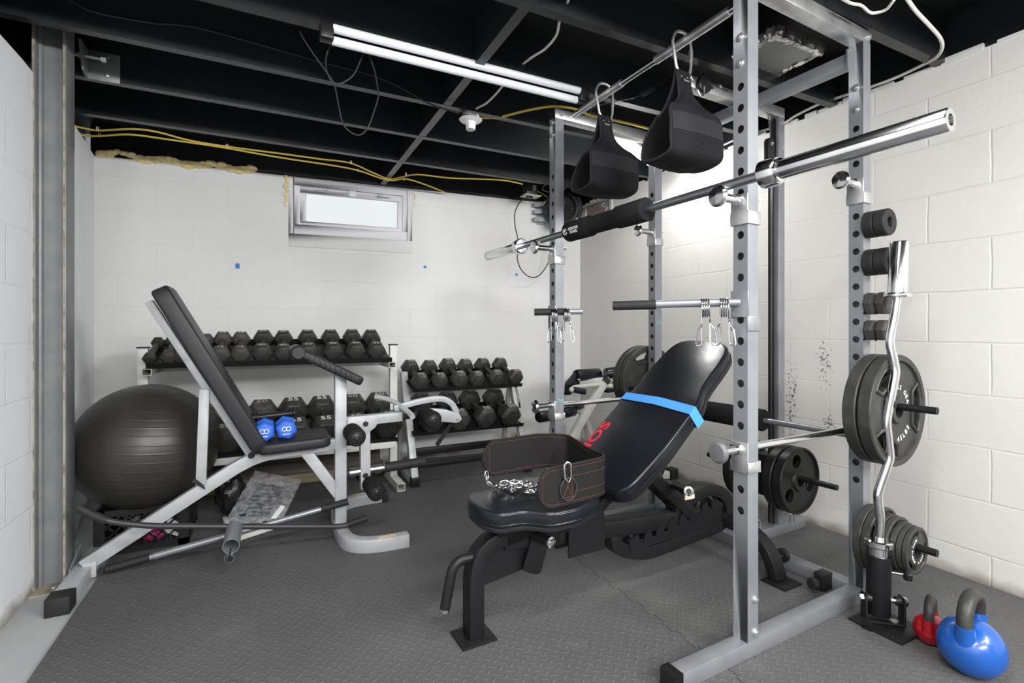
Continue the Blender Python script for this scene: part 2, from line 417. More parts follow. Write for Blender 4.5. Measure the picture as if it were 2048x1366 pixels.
def text_mb(s, size, T, ext=.0006, sx=1., bold=0.):
    "flat lettering as mesh: text plane XY of T"
    cu = D.curves.new('txt', 'FONT'); cu.body = s; cu.size = size; cu.align_x = 'CENTER'; cu.align_y = 'CENTER'; cu.extrude = ext; cu.resolution_u = 3
    cu.offset = bold
    ob = D.objects.new('txt', cu); COL.objects.link(ob)
    dg = bpy.context.evaluated_depsgraph_get(); me = D.meshes.new_from_object(ob.evaluated_get(dg))
    mb = MB(); mb.add([V(v.co.x * sx, v.co.y, v.co.z) for v in me.vertices], [tuple(p.vertices) for p in me.polygons], T)
    D.objects.remove(ob); D.curves.remove(cu); D.meshes.remove(me)
    return mb
def basis(o, x, y):
    x = Vector(x).normalized(); y = Vector(y); y = (y - x * x.dot(y)).normalized(); z = x.cross(y)
    m = Matrix((x, y, z)).transposed().to_4x4(); m.translation = Vector(o); return m
mats()
# ---------------------------------------------------------------- the room
XR, HT = 2.548, 2.12
def quadwall(name, pts, m, th, nrm, tops=None):
    "wall of quads along a plan polyline with thickness behind it"
    mb = MB(); n = len(pts); zt = tops or [2.14] * n
    o = [Vector((p[0], p[1], 0)) + Vector(nrm) * th for p in pts]
    vs = []
    for (p, q, z) in zip(pts, o, zt):
        vs += [(p[0], p[1], -.013), (p[0], p[1], z), (q[0], q[1], z), (q[0], q[1], -.013)]
    fs = []
    for i in range(n - 1):
        a, b = i * 4, i * 4 + 4
        for k in range(4): fs.append((a + k, a + (k + 1) % 4, b + (k + 1) % 4, b + k))
    fs += [(0, 1, 2, 3), tuple((n - 1) * 4 + k for k in (3, 2, 1, 0))]
    mb.add(vs, fs); return struct(name, mb, m)
def wx(s, z, d=0.):
    "point on the back wall: s metres left of the right corner, z up, d into the room"
    u = Vector((-3.525, .273, 0)).normalized(); n = Vector((-.0772, -.997, 0))
    return Vector((2.548, 3.767, 0)) + u * s + n * d + V(0, 0, z)
def room():
    fl = MB().bb((-1.35, -3.4, -.12), (2.75, 4.25, -.012)); struct('floor', fl, 'slab')
    quadwall('wall_right', [(XR, -3.2), (XR, 3.767)], 'wall_right', .18, (1, 0, 0), [2.125, 2.115])
    quadwall('wall_left', [(-.80, -3.2), (-.80, 2.45), (-.813, 3.05), (-.977, 4.04)], 'wall_left', .18, (-1, 0, 0), [2.0, 2.0, 1.985, 2.12])
    quadwall('wall_front', [(-1.0, -3.2), (2.72, -3.2)], 'wall_front', .18, (0, -1, 0))
    # back wall with the window opening
    s0, s1 = 1.512, 2.402; zb, zt = 1.611, 2.12; L = 3.536; th = .2
    mb = MB()
    def blk(sa, sb, za, zb_):
        v = [wx(sa, za), wx(sb, za), wx(sb, zb_), wx(sa, zb_), wx(sa, za, -th), wx(sb, za, -th), wx(sb, zb_, -th), wx(sa, zb_, -th)]
        mb.add(v, [(0, 1, 2, 3), (7, 6, 5, 4), (0, 4, 5, 1), (1, 5, 6, 2), (2, 6, 7, 3), (3, 7, 4, 0)])
    blk(-.1, s0, -.013, 2.12); blk(s1, L, -.013, 2.12); blk(s0, s1, -.013, zb)
    struct('wall_back', mb, 'wall_back', fix=False)
    window()
    # ceiling: boards above, joists every 44 cm, one row of blocking
    ce = struct('ceiling', MB().bb((-1.3, -3.4, 2.315), (2.75, 4.25, 2.36)), 'deck')
    ys = [3.30 + .44 * k for k in range(2, 0, -1)]
    Y = [3.30, 2.83, 2.39, 1.97, 1.525, 1.09, .65, .21, -.23, -.67, -1.11, -1.55, -1.99, -2.43, -2.87]
    for y in Y:
        struct('joist', MB().bb((-1.05, y - .02, HT), (2.68, y + .02, 2.315)), 'joist', ce)
    struct('rim_joist', MB().add([wx(-.1, 2.12, -.02), wx(3.56, 2.12, -.02), wx(3.56, 2.315, -.02), wx(-.1, 2.315, -.02), wx(-.1, 2.12, -.08), wx(3.56, 2.12, -.08), wx(3.56, 2.315, -.08), wx(-.1, 2.315, -.08)],
        [(0, 1, 2, 3), (7, 6, 5, 4), (0, 4, 5, 1), (1, 5, 6, 2), (2, 6, 7, 3), (3, 7, 4, 0)]), 'joist', ce)
    ends = Y + []
    for a, b in zip(Y, Y[1:]):
        struct('blocking', MB().bb((.79, b + .02, HT + .001), (.83, a - .02, 2.315)), 'joist', ce)
    struct('blocking', MB().bb((.79, 3.32, HT + .001), (.83, 3.88, 2.315)), 'joist', ce)
    for nm, a, b in (('sill_plate', (XR + .015, -3.2, 2.128), (2.70, 3.9, 2.315)), ('sill_plate', (-1.2, -3.2, 2.0), (-.90, 2.5, 2.118)), ('sill_plate', (-1.25, -3.2, 2.12), (-1.06, 4.2, 2.315))):
        struct(nm, MB().bb(a, b), 'joist', ce)
    # raw broken edge of paint and mortar under the right-hand sill
    rg = random.Random(3); mb = MB(); y = -1.2
    while y < 3.7:
        w = rg.uniform(.03, .14); h = rg.uniform(.004, .02)
        mb.bb((XR - .004, y, 2.119 - h * .3), (XR + .03, y + w, 2.121 + h)); y += w + rg.uniform(.0, .05)
    struct('trim_1', mb, 'paintwood')
    # rubber tiles
    def seam(x, y0, y1, sgn):
        "jigsaw edge of a tile running along Y"
        pts = []; y = y0; p = .05; k = 0
        while y < y1 - 1e-6:
            a = .006 if k % 2 == 0 else -.006
            pts += [(x + a, y), (x + a, min(y + p, y1))]; y += p; k += 1
        return pts
    sp = seam(1.223, -3.19, 3.72, 1)
    m1 = MB().prism([(-.608, -3.19)] + sp + [(1.223, 3.82), (-.608, 3.95)], -.012, 0)
    o = single('rubber_floor_mat', 'wide black tread-pattern rubber mat under the grey bench and dumbbell racks', 'floor mat', m1, 'tread', base=(.3, 1, -.012))
    sp2 = [(x + .0035, y) for x, y in sp]
    m2 = MB().prism(sp2[::-1] + [(XR - .004, -3.19), (XR - .004, 3.745), (1.2265, 3.80)][:], -.012, -.0003)
    o = single('rubber_floor_mat', 'black tread-pattern rubber mat under the power rack, along the right wall', 'floor mat', m2, 'tread', base=(1.9, 1, -.012))
    # boards lying along the back wall
    single('timber_beam', 'dark weathered timber lying behind the tall dumbbell rack on a pale board', 'beam', MB().box((.10, 3.64, .165), (1.26, .13, .20)), 'timber', bevel=.006)
    single('timber_board', 'pale weathered board on the floor under the dark timber', 'board', MB().box((.06, 3.63, .033), (1.40, .18, .064)), 'pale_timber', bevel=.004)
    column(); bracket(); ceiling_things()
def window():
    w = struct('window_1', MB(), None)      # outer wooden frame in the wall
    T = basis(wx(0, 0), (-3.525, .273, 0), (0, 0, 1))       # local x = s (leftwards), y = up, z = into the wall?
    zin = T.to_3x3() @ V(0, 0, 1); sg = 1 if zin.dot(V(-.0772, -.997, 0)) > 0 else -1
    def fr(a0, a1, b0, b1, w_, d0, d1, m, name, parent, bev=.002):
        mb = MB()
        for (p, q) in (((a0, b0), (a1, b0 + w_[0])), ((a0, b1 - w_[1]), (a1, b1)), ((a0, b0 + w_[0]), (a0 + w_[2], b1 - w_[1])), ((a1 - w_[3], b0 + w_[0]), (a1, b1 - w_[1]))):
            mb.bb((p[0], p[1], sg * d0), (q[0], q[1], sg * d1), T)
        return struct(name, mb, m, parent, bevel=bev)
    fr(1.512, 2.402, 1.612, 2.119, (.095, .003, .035, .03), -.19, .004, 'paintwood', 'window_casing', w)
    sa = fr(1.544, 2.365, 1.708, 2.117, (.07, .055, .038, .038), -.10, -.012, 'vinylframe', 'window_frame', w)
    sash = fr(1.58, 2.329, 1.777, 2.06, (.03, .045, .04, .045), -.09, -.022, 'vinylframe', 'window_sash', w)
    struct('pane', MB().bb((1.61, 1.80, sg * -.06), (2.30, 2.02, sg * -.055), T), 'pane', sash)
    for s_, d in ((1.735, 1), (2.17, -1)):
        lm = MB().bb((s_ - .05 * (1 if d > 0 else 1), 2.028, sg * -.014), (s_ + .045, 2.040, sg * -.004), T)
        lm.cyl(T @ V(s_ + .03 * d, 2.037, sg * -.02), T @ V(s_ + .03 * d, 2.037, sg * .004), .012)
        struct('latch', lm, 'grey_pl', w, bevel=.002)
    struct('keeper', MB().bb((1.935, 2.018, sg * -.02), (1.985, 2.062, sg * -.008), T), 'vinylframe', w, bevel=.002)
def column():
    t = Thing('steel_column', 'blue-grey steel post with I-shaped section and rusty edges against the left wall', 'column', (-.755, 2.60, -.012))
    z0, z1 = -.004, 2.31
    t.part('web', MB().bb((-.795, 2.592, z0), (-.716, 2.604, z1)), 'blue_steel')
    for x, nm in ((-.801, 'flange'), (-.709, 'flange')):
        f = t.part(nm, MB().bb((x - .006, 2.548, z0), (x + .006, 2.648, z1)), 'blue_steel', bevel=.002)
        t.part('worn_edge', MB().bb((x - .0035, 2.5455, z0), (x + .0035, 2.5495, z1)), 'edge_rust', f)
    mb = MB()
    for sx in (-.795, -.715): mb.cyl((sx, 2.592, z0), (sx, 2.592, z1), .012, 12)
    t.part('fillet', mb, 'blue_steel')
    t.part('base_plate', MB().bb((-.80, 2.50, -.012), (-.655, 2.68, -.004)), 'edge_rust')
    t.part('anchor_bolt', MB().cyl((-.735, 2.53, -.004), (-.735, 2.53, .008), .012, 6), 'galv', bevel=.002)
    t.part('brace_plate', MB().add([(-.700, 2.56, -.004), (-.700, 2.70, .05), (-.700, 2.70, .10), (-.700, 2.56, .05), (-.692, 2.56, -.004), (-.692, 2.70, .05), (-.692, 2.70, .10), (-.692, 2.56, .05)],
        [(0, 1, 2, 3), (7, 6, 5, 4), (0, 4, 5, 1), (1, 5, 6, 2), (2, 6, 7, 3), (3, 7, 4, 0)]), 'blue_steel')
def bracket():
    t = Thing('steel_bracket', 'grey steel bracket bolted to a joist beside the top of the post', 'bracket', (-.645, 2.80, 2.12))
    t.part('plate', MB().bb((-.705, 2.80, 2.112), (-.585, 2.808, 2.24)), 'blue_steel', bevel=.002)
    t.part('fin', MB().add([(-.705, 2.70, 2.235), (-.705, 2.80, 2.235), (-.705, 2.80, 2.112), (-.705, 2.74, 2.125), (-.697, 2.70, 2.235), (-.697, 2.80, 2.235), (-.697, 2.80, 2.112), (-.697, 2.74, 2.125)],
        [(0, 1, 2, 3), (7, 6, 5, 4), (0, 4, 5, 1), (1, 5, 6, 2), (2, 6, 7, 3), (3, 7, 4, 0)]), 'blue_steel')
    b = t.part('bolt', MB().cyl((-.76, 2.755, 2.19), (-.625, 2.755, 2.19), .009, 12), 'galv')
    t.part('bolt_head', MB().cyl((-.64, 2.755, 2.19), (-.622, 2.755, 2.19), .018, 6).cyl((-.72, 2.755, 2.19), (-.707, 2.755, 2.19), .016, 6), 'galv', b)
    for z in (2.222, 2.14): t.part('screw', MB().lathe([(0, -.008), (.008, -.006), (.011, 0)], (-.63, 2.80, z), (0, 1, 0), 14), 'galv')
def cable(name, label, cat, pts, r, m, n=6, group=None, seg=8):
    return single(name, label, cat, MB().tube(spline(pts, n), r, seg), m, group=group)
def ceiling_things():
    P = lambda x, y, h=2.112: on(x, y, 2, h)
    # yellow cables stapled under the last joist bay
    bp = (2.548, 3.767, 0); bn = (.273, 3.525, 0)
    def face(x, y): return on(x, y, 1, 3.72)
    c1 = [P(148, 252), P(175, 258), P(200, 261), P(265, 258), P(315, 264), P(380, 281), P(460, 294), P(560, 307), P(640, 318), P(700, 326), P(745, 345), P(778, 358), P(800, 355), P(835, 349), P(900, 356), P(1000, 360), P(1045, 368)]
    cable('yellow_cable', 'upper yellow cable stapled along the joists above the window, running to the outlet box', 'cable', c1, .0055, 'ycable')
    c2 = [P(152, 262, 2.104), P(168, 271, 2.104), P(200, 272, 2.104), P(260, 269, 2.104), P(330, 278, 2.104), P(440, 294, 2.104), P(560, 315, 2.104), P(700, 337, 2.104), P(760, 356, 2.104), P(785, 361, 2.104), P(812, 358, 2.104), P(850, 369, 2.104), P(893, 386, 2.104)]
    cable('yellow_cable', 'lower yellow cable along the back wall dipping to the wall top right of the window', 'cable', c2, .0055, 'ycable')
    c3 = [P(961, 236, 2.125), P(1000, 234, 2.125), P(1045, 223, 2.125), P(1085, 215, 2.125), P(1112, 213, 2.125), P(1150, 218, 2.125), P(1185, 232, 2.125), P(1240, 243, 2.125), P(1290, 255, 2.125), P(1330, 268, 2.125)]
    cable('yellow_cable', 'yellow cable from the bare lampholder across the top of the power rack', 'cable', c3, .0065, 'ycable')
    for k, (x, y, h) in enumerate(((195, 258, 2.116), (199, 271, 2.110), (454, 292, 2.116), (461, 296, 2.110), (702, 325, 2.116), (716, 341, 2.110), (812, 349, 2.116), (808, 359, 2.110))):
        q = P(x, y, h)
        if k == 0:
            st = single('cable_staple', 'small white staple holding a yellow cable under the joists', 'staple', MB().tube(fil([q + V(-.004, 0, .012), q + V(-.004, -.004, -.009), q + V(.004, -.004, -.009), q + V(.004, 0, .012)], .004, 3), .0025, 6), 'wcable', group='staples on the yellow cables', base=q)
        else: s2 = dup(st, st['label'], q, (0, 0, 0))
    w1 = [P(1136, -4, 2.10), P(1132, 20, 2.118)]
    cable('white_cable', 'short white cable going up through a joist at the top edge of the photo', 'cable', [P(1140, -14, 2.15), P(1136, 2, 2.16), P(1130, 14, 2.19)], .005, 'wcable')
    cable('white_cable', 'white cable looping from a bored hole in a joist to a joist nearer the camera', 'cable', [P(1119, 44, 2.13), P(1112, 72, 2.14), P(1090, 98, 2.15), P(1066, 113, 2.16), P(1042, 131, 2.18)], .005, 'wcable')
    cable('white_cable', 'white cable dropping from behind the tube lamp to the bare lampholder', 'cable', [P(1006, 171, 2.135), P(990, 190, 2.135), P(972, 207, 2.135), P(955, 216, 2.135), P(946, 224, 2.135)], .005, 'wcable')
    cable('white_cable', 'white cable sagging under the joists above the power rack', 'cable', [P(1676, -8, 2.14), P(1700, 6, 2.10), P(1722, 11, 2.10), P(1738, 24, 2.10), P(1750, 26, 2.10), P(1772, 19, 2.10), P(1788, 0, 2.11)], .005, 'wcable')
    q = [P(1808, -12, 2.12), P(1830, 20, 2.10), P(1858, 50, 2.10), P(1880, 76, 2.10), P(1884, 96, 2.10), P(1873, 114, 2.10)]
    q += [on(1845, 130, 0, 2.50), on(1780, 160, 0, 2.515), on(1704, 186, 0, 2.52), on(1642, 207, 0, 2.52), on(1592, 231, 0, 2.525), on(1560, 250, 0, 2.53), on(1480, 276, 0, 2.535), on(1400, 312, 0, 2.535)]
    cable('white_cable', 'long white cable curving down to the right wall and along its top edge', 'cable', q, .0065, 'wcable')
    # black cord draped along the joists from the far left to the lampholder
    cable('black_cord', 'thin black cord strung across the joist faces from the left edge to the lampholder', 'cord', [on(x, y, 1, 2.362) for x, y in ((120, -8), (150, 6), (190, 25), (300, 46), (390, 55), (520, 90), (640, 124), (740, 150), (800, 175), (860, 208), (918, 226))], .0042, 'bcable')
    l = lambda x, y: on(x, y, 1, 2.04)
    cable('black_cord', 'black cord hanging in a long loop below the left end of the tube lamp', 'cord', [l(598, 46), l(602, 68), l(625, 105), l(650, 140), l(668, 168), l(677, 210), l(686, 247), l(704, 266), l(722, 269), l(738, 250), l(755, 200), l(756, 180), l(748, 138), l(737, 108)], .0032, 'bcable')
    cable('black_cord', 'short black cord dangling from the left end of the tube lamp behind the long loop', 'cord', [l(664, 82), l(653, 110), l(652, 135), l(660, 158), l(672, 168), l(690, 163), l(708, 148), l(722, 118), l(727, 104)], .0032, 'bcable')
    # tube lamp (two tubes, black ends)
    a = V(.185, 1.975, 2.0); 
    t = Thing('tube_lamp', 'twin white fluorescent tube lamp with black end caps under the joists', 'lamp', (.78, 1.98, 2.10))
    t.part('end_cap', MB().box((.205, 1.97, 2.113), (.05, .05, .07)), 'plastic', bevel=.008)
    t.part('end_cap', MB().box((1.345, 1.97, 2.113), (.05, .05, .07)), 'plastic', bevel=.008)
    t.part('lamp_tube', MB().cyl((.226, 1.962, 2.126), (1.322, 1.962, 2.126), .0165, 20), 'tube')
    t.part('lamp_tube', MB().cyl((.226, 1.985, 2.092), (1.322, 1.985, 2.092), .0165, 20), 'tube')
    t.part('back_plate', MB().bb((.20, 1.992, 2.085), (1.35, 1.998, 2.145)), 'plastic')
    # second lamp, lit, slung at an angle beyond the near strap
    A, B = V(1.76, 2.235, 2.085), V(2.36, 2.545, 2.085); d = (B - A).normalized(); s = d.cross(V(0, 0, 1))
    t = Thing('tube_lamp', 'lit tube lamp slung at an angle behind the hanging straps', 'lamp', (A + B) / 2)
    t.part('housing', MB().beam(A + V(0, 0, .015), B + V(0, 0, .015), .07, .02), 'white', bevel=.004)
    for o in (-.018, .018): t.part('lamp_tube', MB().cyl(A + d * .02 + s * o + V(0, 0, -.009), B - d * .02 + s * o + V(0, 0, -.009), .013, 16), 'lamp_on')
    # cord with an inline switch from that lamp
    k = lambda x, y: on(x, y, 1, 1.90)
    t = Thing('lamp_cord', 'thin grey cord with an inline switch, strung from the lit lamp past the straps', 'cord', k(1290, 185))
    t.part('cord', MB().tube(spline([k(1198, 232), k(1180, 226), k(1192, 213), k(1230, 203), k(1265, 196), k(1285, 188), k(1305, 176), k(1345, 150), k(1375, 125), k(1400, 100), k(1470, 30)], 5), .0025, 6), 'bcable')
    t.part('switch_body', MB().beam(k(1283, 190), k(1307, 177), .02, .024), 'dark_pl', bevel=.004)
    # bare lampholder
    c = V(.955, 2.415, 2.105)
    t = Thing('lampholder', 'white porcelain lampholder with no bulb, on a steel box under the joist', 'lampholder', c)
    t.part('box', MB().cyl(c + V(0, 0, -.002), c + V(0, 0, .05), .045, 12), 'galv', bevel=.003)
    t.part('rose', MB().lathe([(.0, -.004), (.05, -.006), (.06, -.012), (.052, -.020), (.03, -.026), (.026, -.032), (.024, -.062), (.0205, -.064), (.0195, -.04), (0, -.04)], c, (0, 0, 1), 32), 'white', fix=False)
    t.part('pull_chain', MB().tube([c + V(-.022, -.02, -.03), c + V(-.022, -.02, -.085)], .0016, 6), 'steel')
    # outlet box and its plug cord
    c = V(1.945, 3.60, 2.105)
    t = Thing('outlet_box', 'small grey outlet box with cream cover plate on the ceiling near the fan', 'outlet', c)
    t.part('box', MB().bb(c + V(-.05, -.035, .0), c + V(.05, .035, .10)), 'dark_pl', bevel=.004)
    t.part('sticker', MB().bb(c + V(.005, -.0365, .035), c + V(.035, -.0352, .08)), 'grey_pl')
    t.part('cover_plate', MB().box(c + V(.0, -.01, -.006), (.15, .10, .008)), 'cream', bevel=.003)
    t.part('plug', MB().box(c + V(-.02, -.02, -.018), (.05, .03, .02)), 'plastic', bevel=.004)
    f = lambda x, y, d=3.66: on(x, y, 1, d)
    cable('black_cord', 'black power cord looping down the wall from the outlet box to the fan', 'cord', [f(1052, 394), f(1040, 404), f(1030, 425), f(1030, 450), f(1036, 480), f(1036, 500), f(1035, 520), f(1043, 540), f(1060, 554), f(1078, 551), f(1094, 530), f(1100, 505), f(1100, 460), f(1098, 420), f(1092, 416)], .0045, 'bcable')
    for pts in ([f(1070, 379), f(1085, 388), f(1098, 396), f(1106, 402)], [f(1100, 366), f(1088, 372), f(1086, 380), f(1097, 384)], [f(1106, 392), f(1092, 402), f(1086, 410)]):
        cable('yellow_cable', 'stub of yellow cable curling between the outlet box and the fan', 'cable', pts, .004, 'ycable', group='yellow cable stubs by the fan')
    fan()
    # foam along the top of the back wall
    rg = random.Random(11); mb = MB()
    for i in range(64):
        s = 3.50 - .87 * i / 63; z = 2.132 + .012 * math.sin(i * .31)
        if 5 < i < 16: z += .016
        r = rg.uniform(.018, .028) * (.7 if 5 < i < 16 else 1)
        mb.sphere(wx(s, z + rg.uniform(-.004, .006), -.005 + rg.uniform(0, .012)), (r * 1.3, r, r), 10, 7)
    single('foam_filler', 'ragged yellow expanding foam along the top of the back wall at its left end', 'foam', mb, 'foamfill')
    mb = MB()
    for i in range(16): mb.sphere(wx(2.41 + rg.uniform(-.002, .02), 2.11 - .014 * i, 0), rg.uniform(.006, .016) * (1.2 if i < 6 else .8), 8, 6)
    single('foam_filler', 'yellow foam squeezed out beside the left edge of the window', 'foam', mb, 'foamfill')
    mb = MB()
    for i in range(7): mb.sphere(wx(1.495 - rg.uniform(-.003, .008), 2.08 - .016 * i, 0), rg.uniform(.004, .009), 8, 6)
    single('foam_filler', 'thin yellow foam smear right of the window', 'foam', mb, 'foamfill')
    for (x, y, lab) in ((475, 532, 'scrap of blue painter tape on the back wall below left of the window'), (850, 534, 'scrap of blue painter tape on the back wall below right of the window'), (1033, 549, 'scrap of blue painter tape on the back wall beside the hanging black cord loop')):
        p = onp(x, y, bp, bn); T = basis(p, (-3.525, .273, 0), (0, 0, 1))
        single('tape_scrap', lab, 'tape', MB().box((0, 0, 0), (.026 if x < 500 else .022, .036 if x < 500 else .02, .003), T), 'tape')
    # foil-taped duct end between the joists
    z = 2.165
    t = Thing('duct_panel', 'sheet-metal duct end with crinkled foil tape edges up between the joists', 'duct', (1.97, 1.42, z))
    x0, x1, y0, y1 = 1.80, 2.10, 1.30, 1.53
    t.part('panel', MB().bb((x0, y0, z), (x1, y1, z + .006)), 'duct')
    def strip(a, b, w, nrm, hgt):
        "crinkled tape: a noisy strip on the panel turning up its side"
        mb = MB(); a = Vector(a); b = Vector(b); n = 22; nrm = Vector(nrm); vs = []; fs = []
        rows = [(-w, 0), (-w * .5, .003), (0, 0), (.004, hgt * .4), (.003, hgt)]
        for i in range(n + 1):
            p = a.lerp(b, i / n)
            for k, (o, h) in enumerate(rows):
                q = p + nrm * o + V(0, 0, -.002 if k < 3 else 0) + V(0, 0, h if k > 2 else -abs(h))
                q += Vector((rg.uniform(-1, 1), rg.uniform(-1, 1), rg.uniform(-1, 1))) * .0045
                if k == 0: q += nrm * rg.uniform(-.008, .008)
                vs.append(q)
        for i in range(n):
            for k in range(len(rows) - 1): fs.append((i * 5 + k, i * 5 + k + 1, i * 5 + 6 + k, i * 5 + 5 + k))
        return mb.add(vs, fs)
    for a, b, n in (((x0, y0, z), (x1, y0, z), (0, -1, 0)), ((x0, y1, z), (x1, y1, z), (0, 1, 0)), ((x0, y0, z), (x0, y1, z), (-1, 0, 0)), ((x1, y0, z), (x1, y1, z), (1, 0, 0))):
        t.part('foil_strip', strip(a, b, .024, n, .038), 'foil', sharp=12)
    # recess in the right wall with loose wires
    vb = Thing('vent_box', 'open grey vent box with loose wires set in the right wall beside the fan', 'vent', (XR, 3.5, 2.0))
    fr_ = MB()
    ya, yb, za, zb = 3.33, 3.66, 1.97, 2.085
    for p, q in (((ya - .03, za - .02), (yb + .03, za)), ((ya - .03, zb), (yb + .03, zb + .02)), ((ya - .03, za), (ya, zb)), ((yb, za), (yb + .03, zb))):
        fr_.bb((XR - .012, p[0], p[1]), (XR + .01, q[0], q[1]))
    vb.part('frame', fr_, 'paintwood', bevel=.003)
    vb.part('grille', MB().bb((XR - .003, ya, za), (XR + .008, yb, zb)), 'duct')
    sl = MB()
    for i in range(9): sl.bb((XR - .006, ya, za + .006 + i * .0125), (XR - .002, yb, za + .010 + i * .0125))
    vb.part('slat', sl, 'grey_pl')
    for k in range(3):
        pts = [V(XR - .01, 3.62 - .1 * k, zb - .01)] + [V(XR - .012 - rg.uniform(0, .03), 3.60 - .09 * k - .03 * j + rg.uniform(-.04, .04), zb - .02 - .025 * j) for j in range(4)]
        vb.part('loose_wire', MB().tube(spline(pts, 5), .0025, 6), ('redwire', 'redwire', 'wcable')[k])
def fan():
    c = V(2.25, 3.62, 2.035); ax = V(-.55, -.82, -.08).normalized()
    t = Thing('wall_fan', 'round black fan with a spiral grille on a grey bracket in the back right corner', 'fan', c)
    T = basis(c, (.83, -.55, 0), (0, 0, 1)); 
    if (T.to_3x3() @ V(0, 0, 1)).dot(ax) < 0: T = basis(c, (-.83, .55, 0), (0, 0, 1))
    ax = T.to_3x3() @ V(0, 0, 1)
    t.part('housing', MB().lathe([(.10, -.07), (.145, -.05), (.155, .0), (.15, .03), (.132, .042), (.126, .03), (.126, -.03), (0, -.03)], c, ax, 36), 'dark_pl', fix=False)
    g = MB()
    for i in range(26):
        a = 2 * math.pi * i / 26
        g.tube([T @ V(.03 * math.cos(a), .03 * math.sin(a), .036), T @ V(.078 * math.cos(a + .35), .078 * math.sin(a + .35), .042), T @ V(.128 * math.cos(a + .7), .128 * math.sin(a + .7), .034)], .0028, 5)
    for r in (.06, .095): g.tube([T @ V(r * math.cos(a * .2618), r * math.sin(a * .2618), .039) for a in range(24)], .0022, 5, closed=True)
    t.part('grille', g, 'plastic')
    t.part('hub', MB().lathe([(0, .05), (.02, .049), (.032, .042), (.034, .03)], c, ax, 20), 'dark_pl')
    t.part('blade', MB().lathe([(.0, .0), (.11, -.005), (.11, -.012), (0, -.01)], c, ax, 9), 'rubber')
    t.part('side_arm', MB().rect([T @ V(.150, .10, -.01), T @ V(.175, .0, .0), T @ V(.150, -.085, .0)], .05, .02, None), 'dark_pl', bevel=.004)
    br = MB()
    for z in (.05, -.01, -.075): br.bb((-.23, z - .02, -.08), (-.12, z + .018, -.01), T)
    t.part('bracket', br, 'grey_pl', bevel=.004)
    t.part('bracket_back', MB().bb((-.24, -.11, -.10), (.12, .09, -.075), T), 'grey_pl', bevel=.003)
    w = MB()
    for k in range(3):
        w.tube(spline([T @ V(-.02 + .02 * k, .15, 0), T @ V(.03 + .03 * k, .185 + .015 * k, .02), T @ V(.09, .20 - .02 * k, .01), T @ V(.13 + .02 * k, .16, 0), T @ V(.2, .17, 0)], 5), .003, 6)
    t.part('wire_coil', w, 'wcable')
# ---------------------------------------------------------------- power rack and what hangs on it (rack frame R)
U = .025
ZH = [1.7525 - .0653 * k for k in range(21)]
def holed_face(mb, x, y, z0, z1, zs, r=.0125, depth=.004):
    "the -X face of an upright with its row of round holes"
    p = .0653; n = 16; edges = []
    top = max(zs) + p / 2; bot = min(zs) - p / 2
    mb.add([(x, y - U, z0), (x, y + U, z0), (x, y + U, bot), (x, y - U, bot)], [(0, 1, 2, 3)])
    mb.add([(x, y - U, top), (x, y + U, top), (x, y + U, z1), (x, y - U, z1)], [(0, 1, 2, 3)])
    for zc in zs:
        ro = []; ri = []; rb = []
        for i in range(n):
            a = 2 * math.pi * (i + .5) / n; c, s = math.cos(a), math.sin(a)
            k = min(U / abs(c) if abs(c) > 1e-6 else 9, (p / 2) / abs(s) if abs(s) > 1e-6 else 9)
            ro.append((x, y + c * k, zc + s * k)); ri.append((x, y + c * r, zc + s * r)); rb.append((x + depth, y + c * r, zc + s * r))
        # corners of the cell
        cs = [(x, y + U, zc + p / 2), (x, y - U, zc + p / 2), (x, y - U, zc - p / 2), (x, y + U, zc - p / 2)]
        vs = ro + ri + rb + cs; fs = []
        for i in range(n):
            j = (i + 1) % n
            fs.append((i, j, n + j, n + i)); fs.append((n + i, n + j, 2 * n + j, 2 * n + i))
        # fill the corner triangles
        for q, cc in enumerate(cs):
            best = None
            for i in range(n):
                j = (i + 1) % n
                a, b = ro[i], ro[j]
                if abs(abs(a[1] - y) - U) < 1e-6 and abs(abs(b[2] - zc) - p / 2) < 1e-6 or abs(abs(b[1] - y) - U) < 1e-6 and abs(abs(a[2] - zc) - p / 2) < 1e-6:
                    mid = ((a[1] + b[1]) / 2, (a[2] + b[2]) / 2)
                    if (cc[1] - y) * (mid[0] - y) > 0 and (cc[2] - zc) * (mid[1] - zc) > 0: best = (i, j)
            if best: fs.append((best[0], 3 * n + q, best[1]))
        mb.add(vs, fs)
def upright(x, y, z0=.05, z1=2.067):
    mb = MB(); b = .0
    holed_face(mb, x - U, y, z0, z1, ZH)
    for f in ([(x - U, y - U), (x + U, y - U)], [(x + U, y - U), (x + U, y + U)], [(x + U, y + U), (x - U, y + U)]):
        (a, c), (d, e) = f
        mb.add([(a, c, z0), (d, e, z0), (d, e, z1), (a, c, z1)], [(0, 1, 2, 3)])
    return mb
def bolt(mb, p, d, r=.010, l=.009):
    p = Vector(p); d = Vector(d).normalized()
    mb.lathe([(0, l), (r * .5, l), (r * .55, l * .7), (r, l * .7), (r, .002), (r * 1.35, .002), (r * 1.35, 0)], p, d, 12)
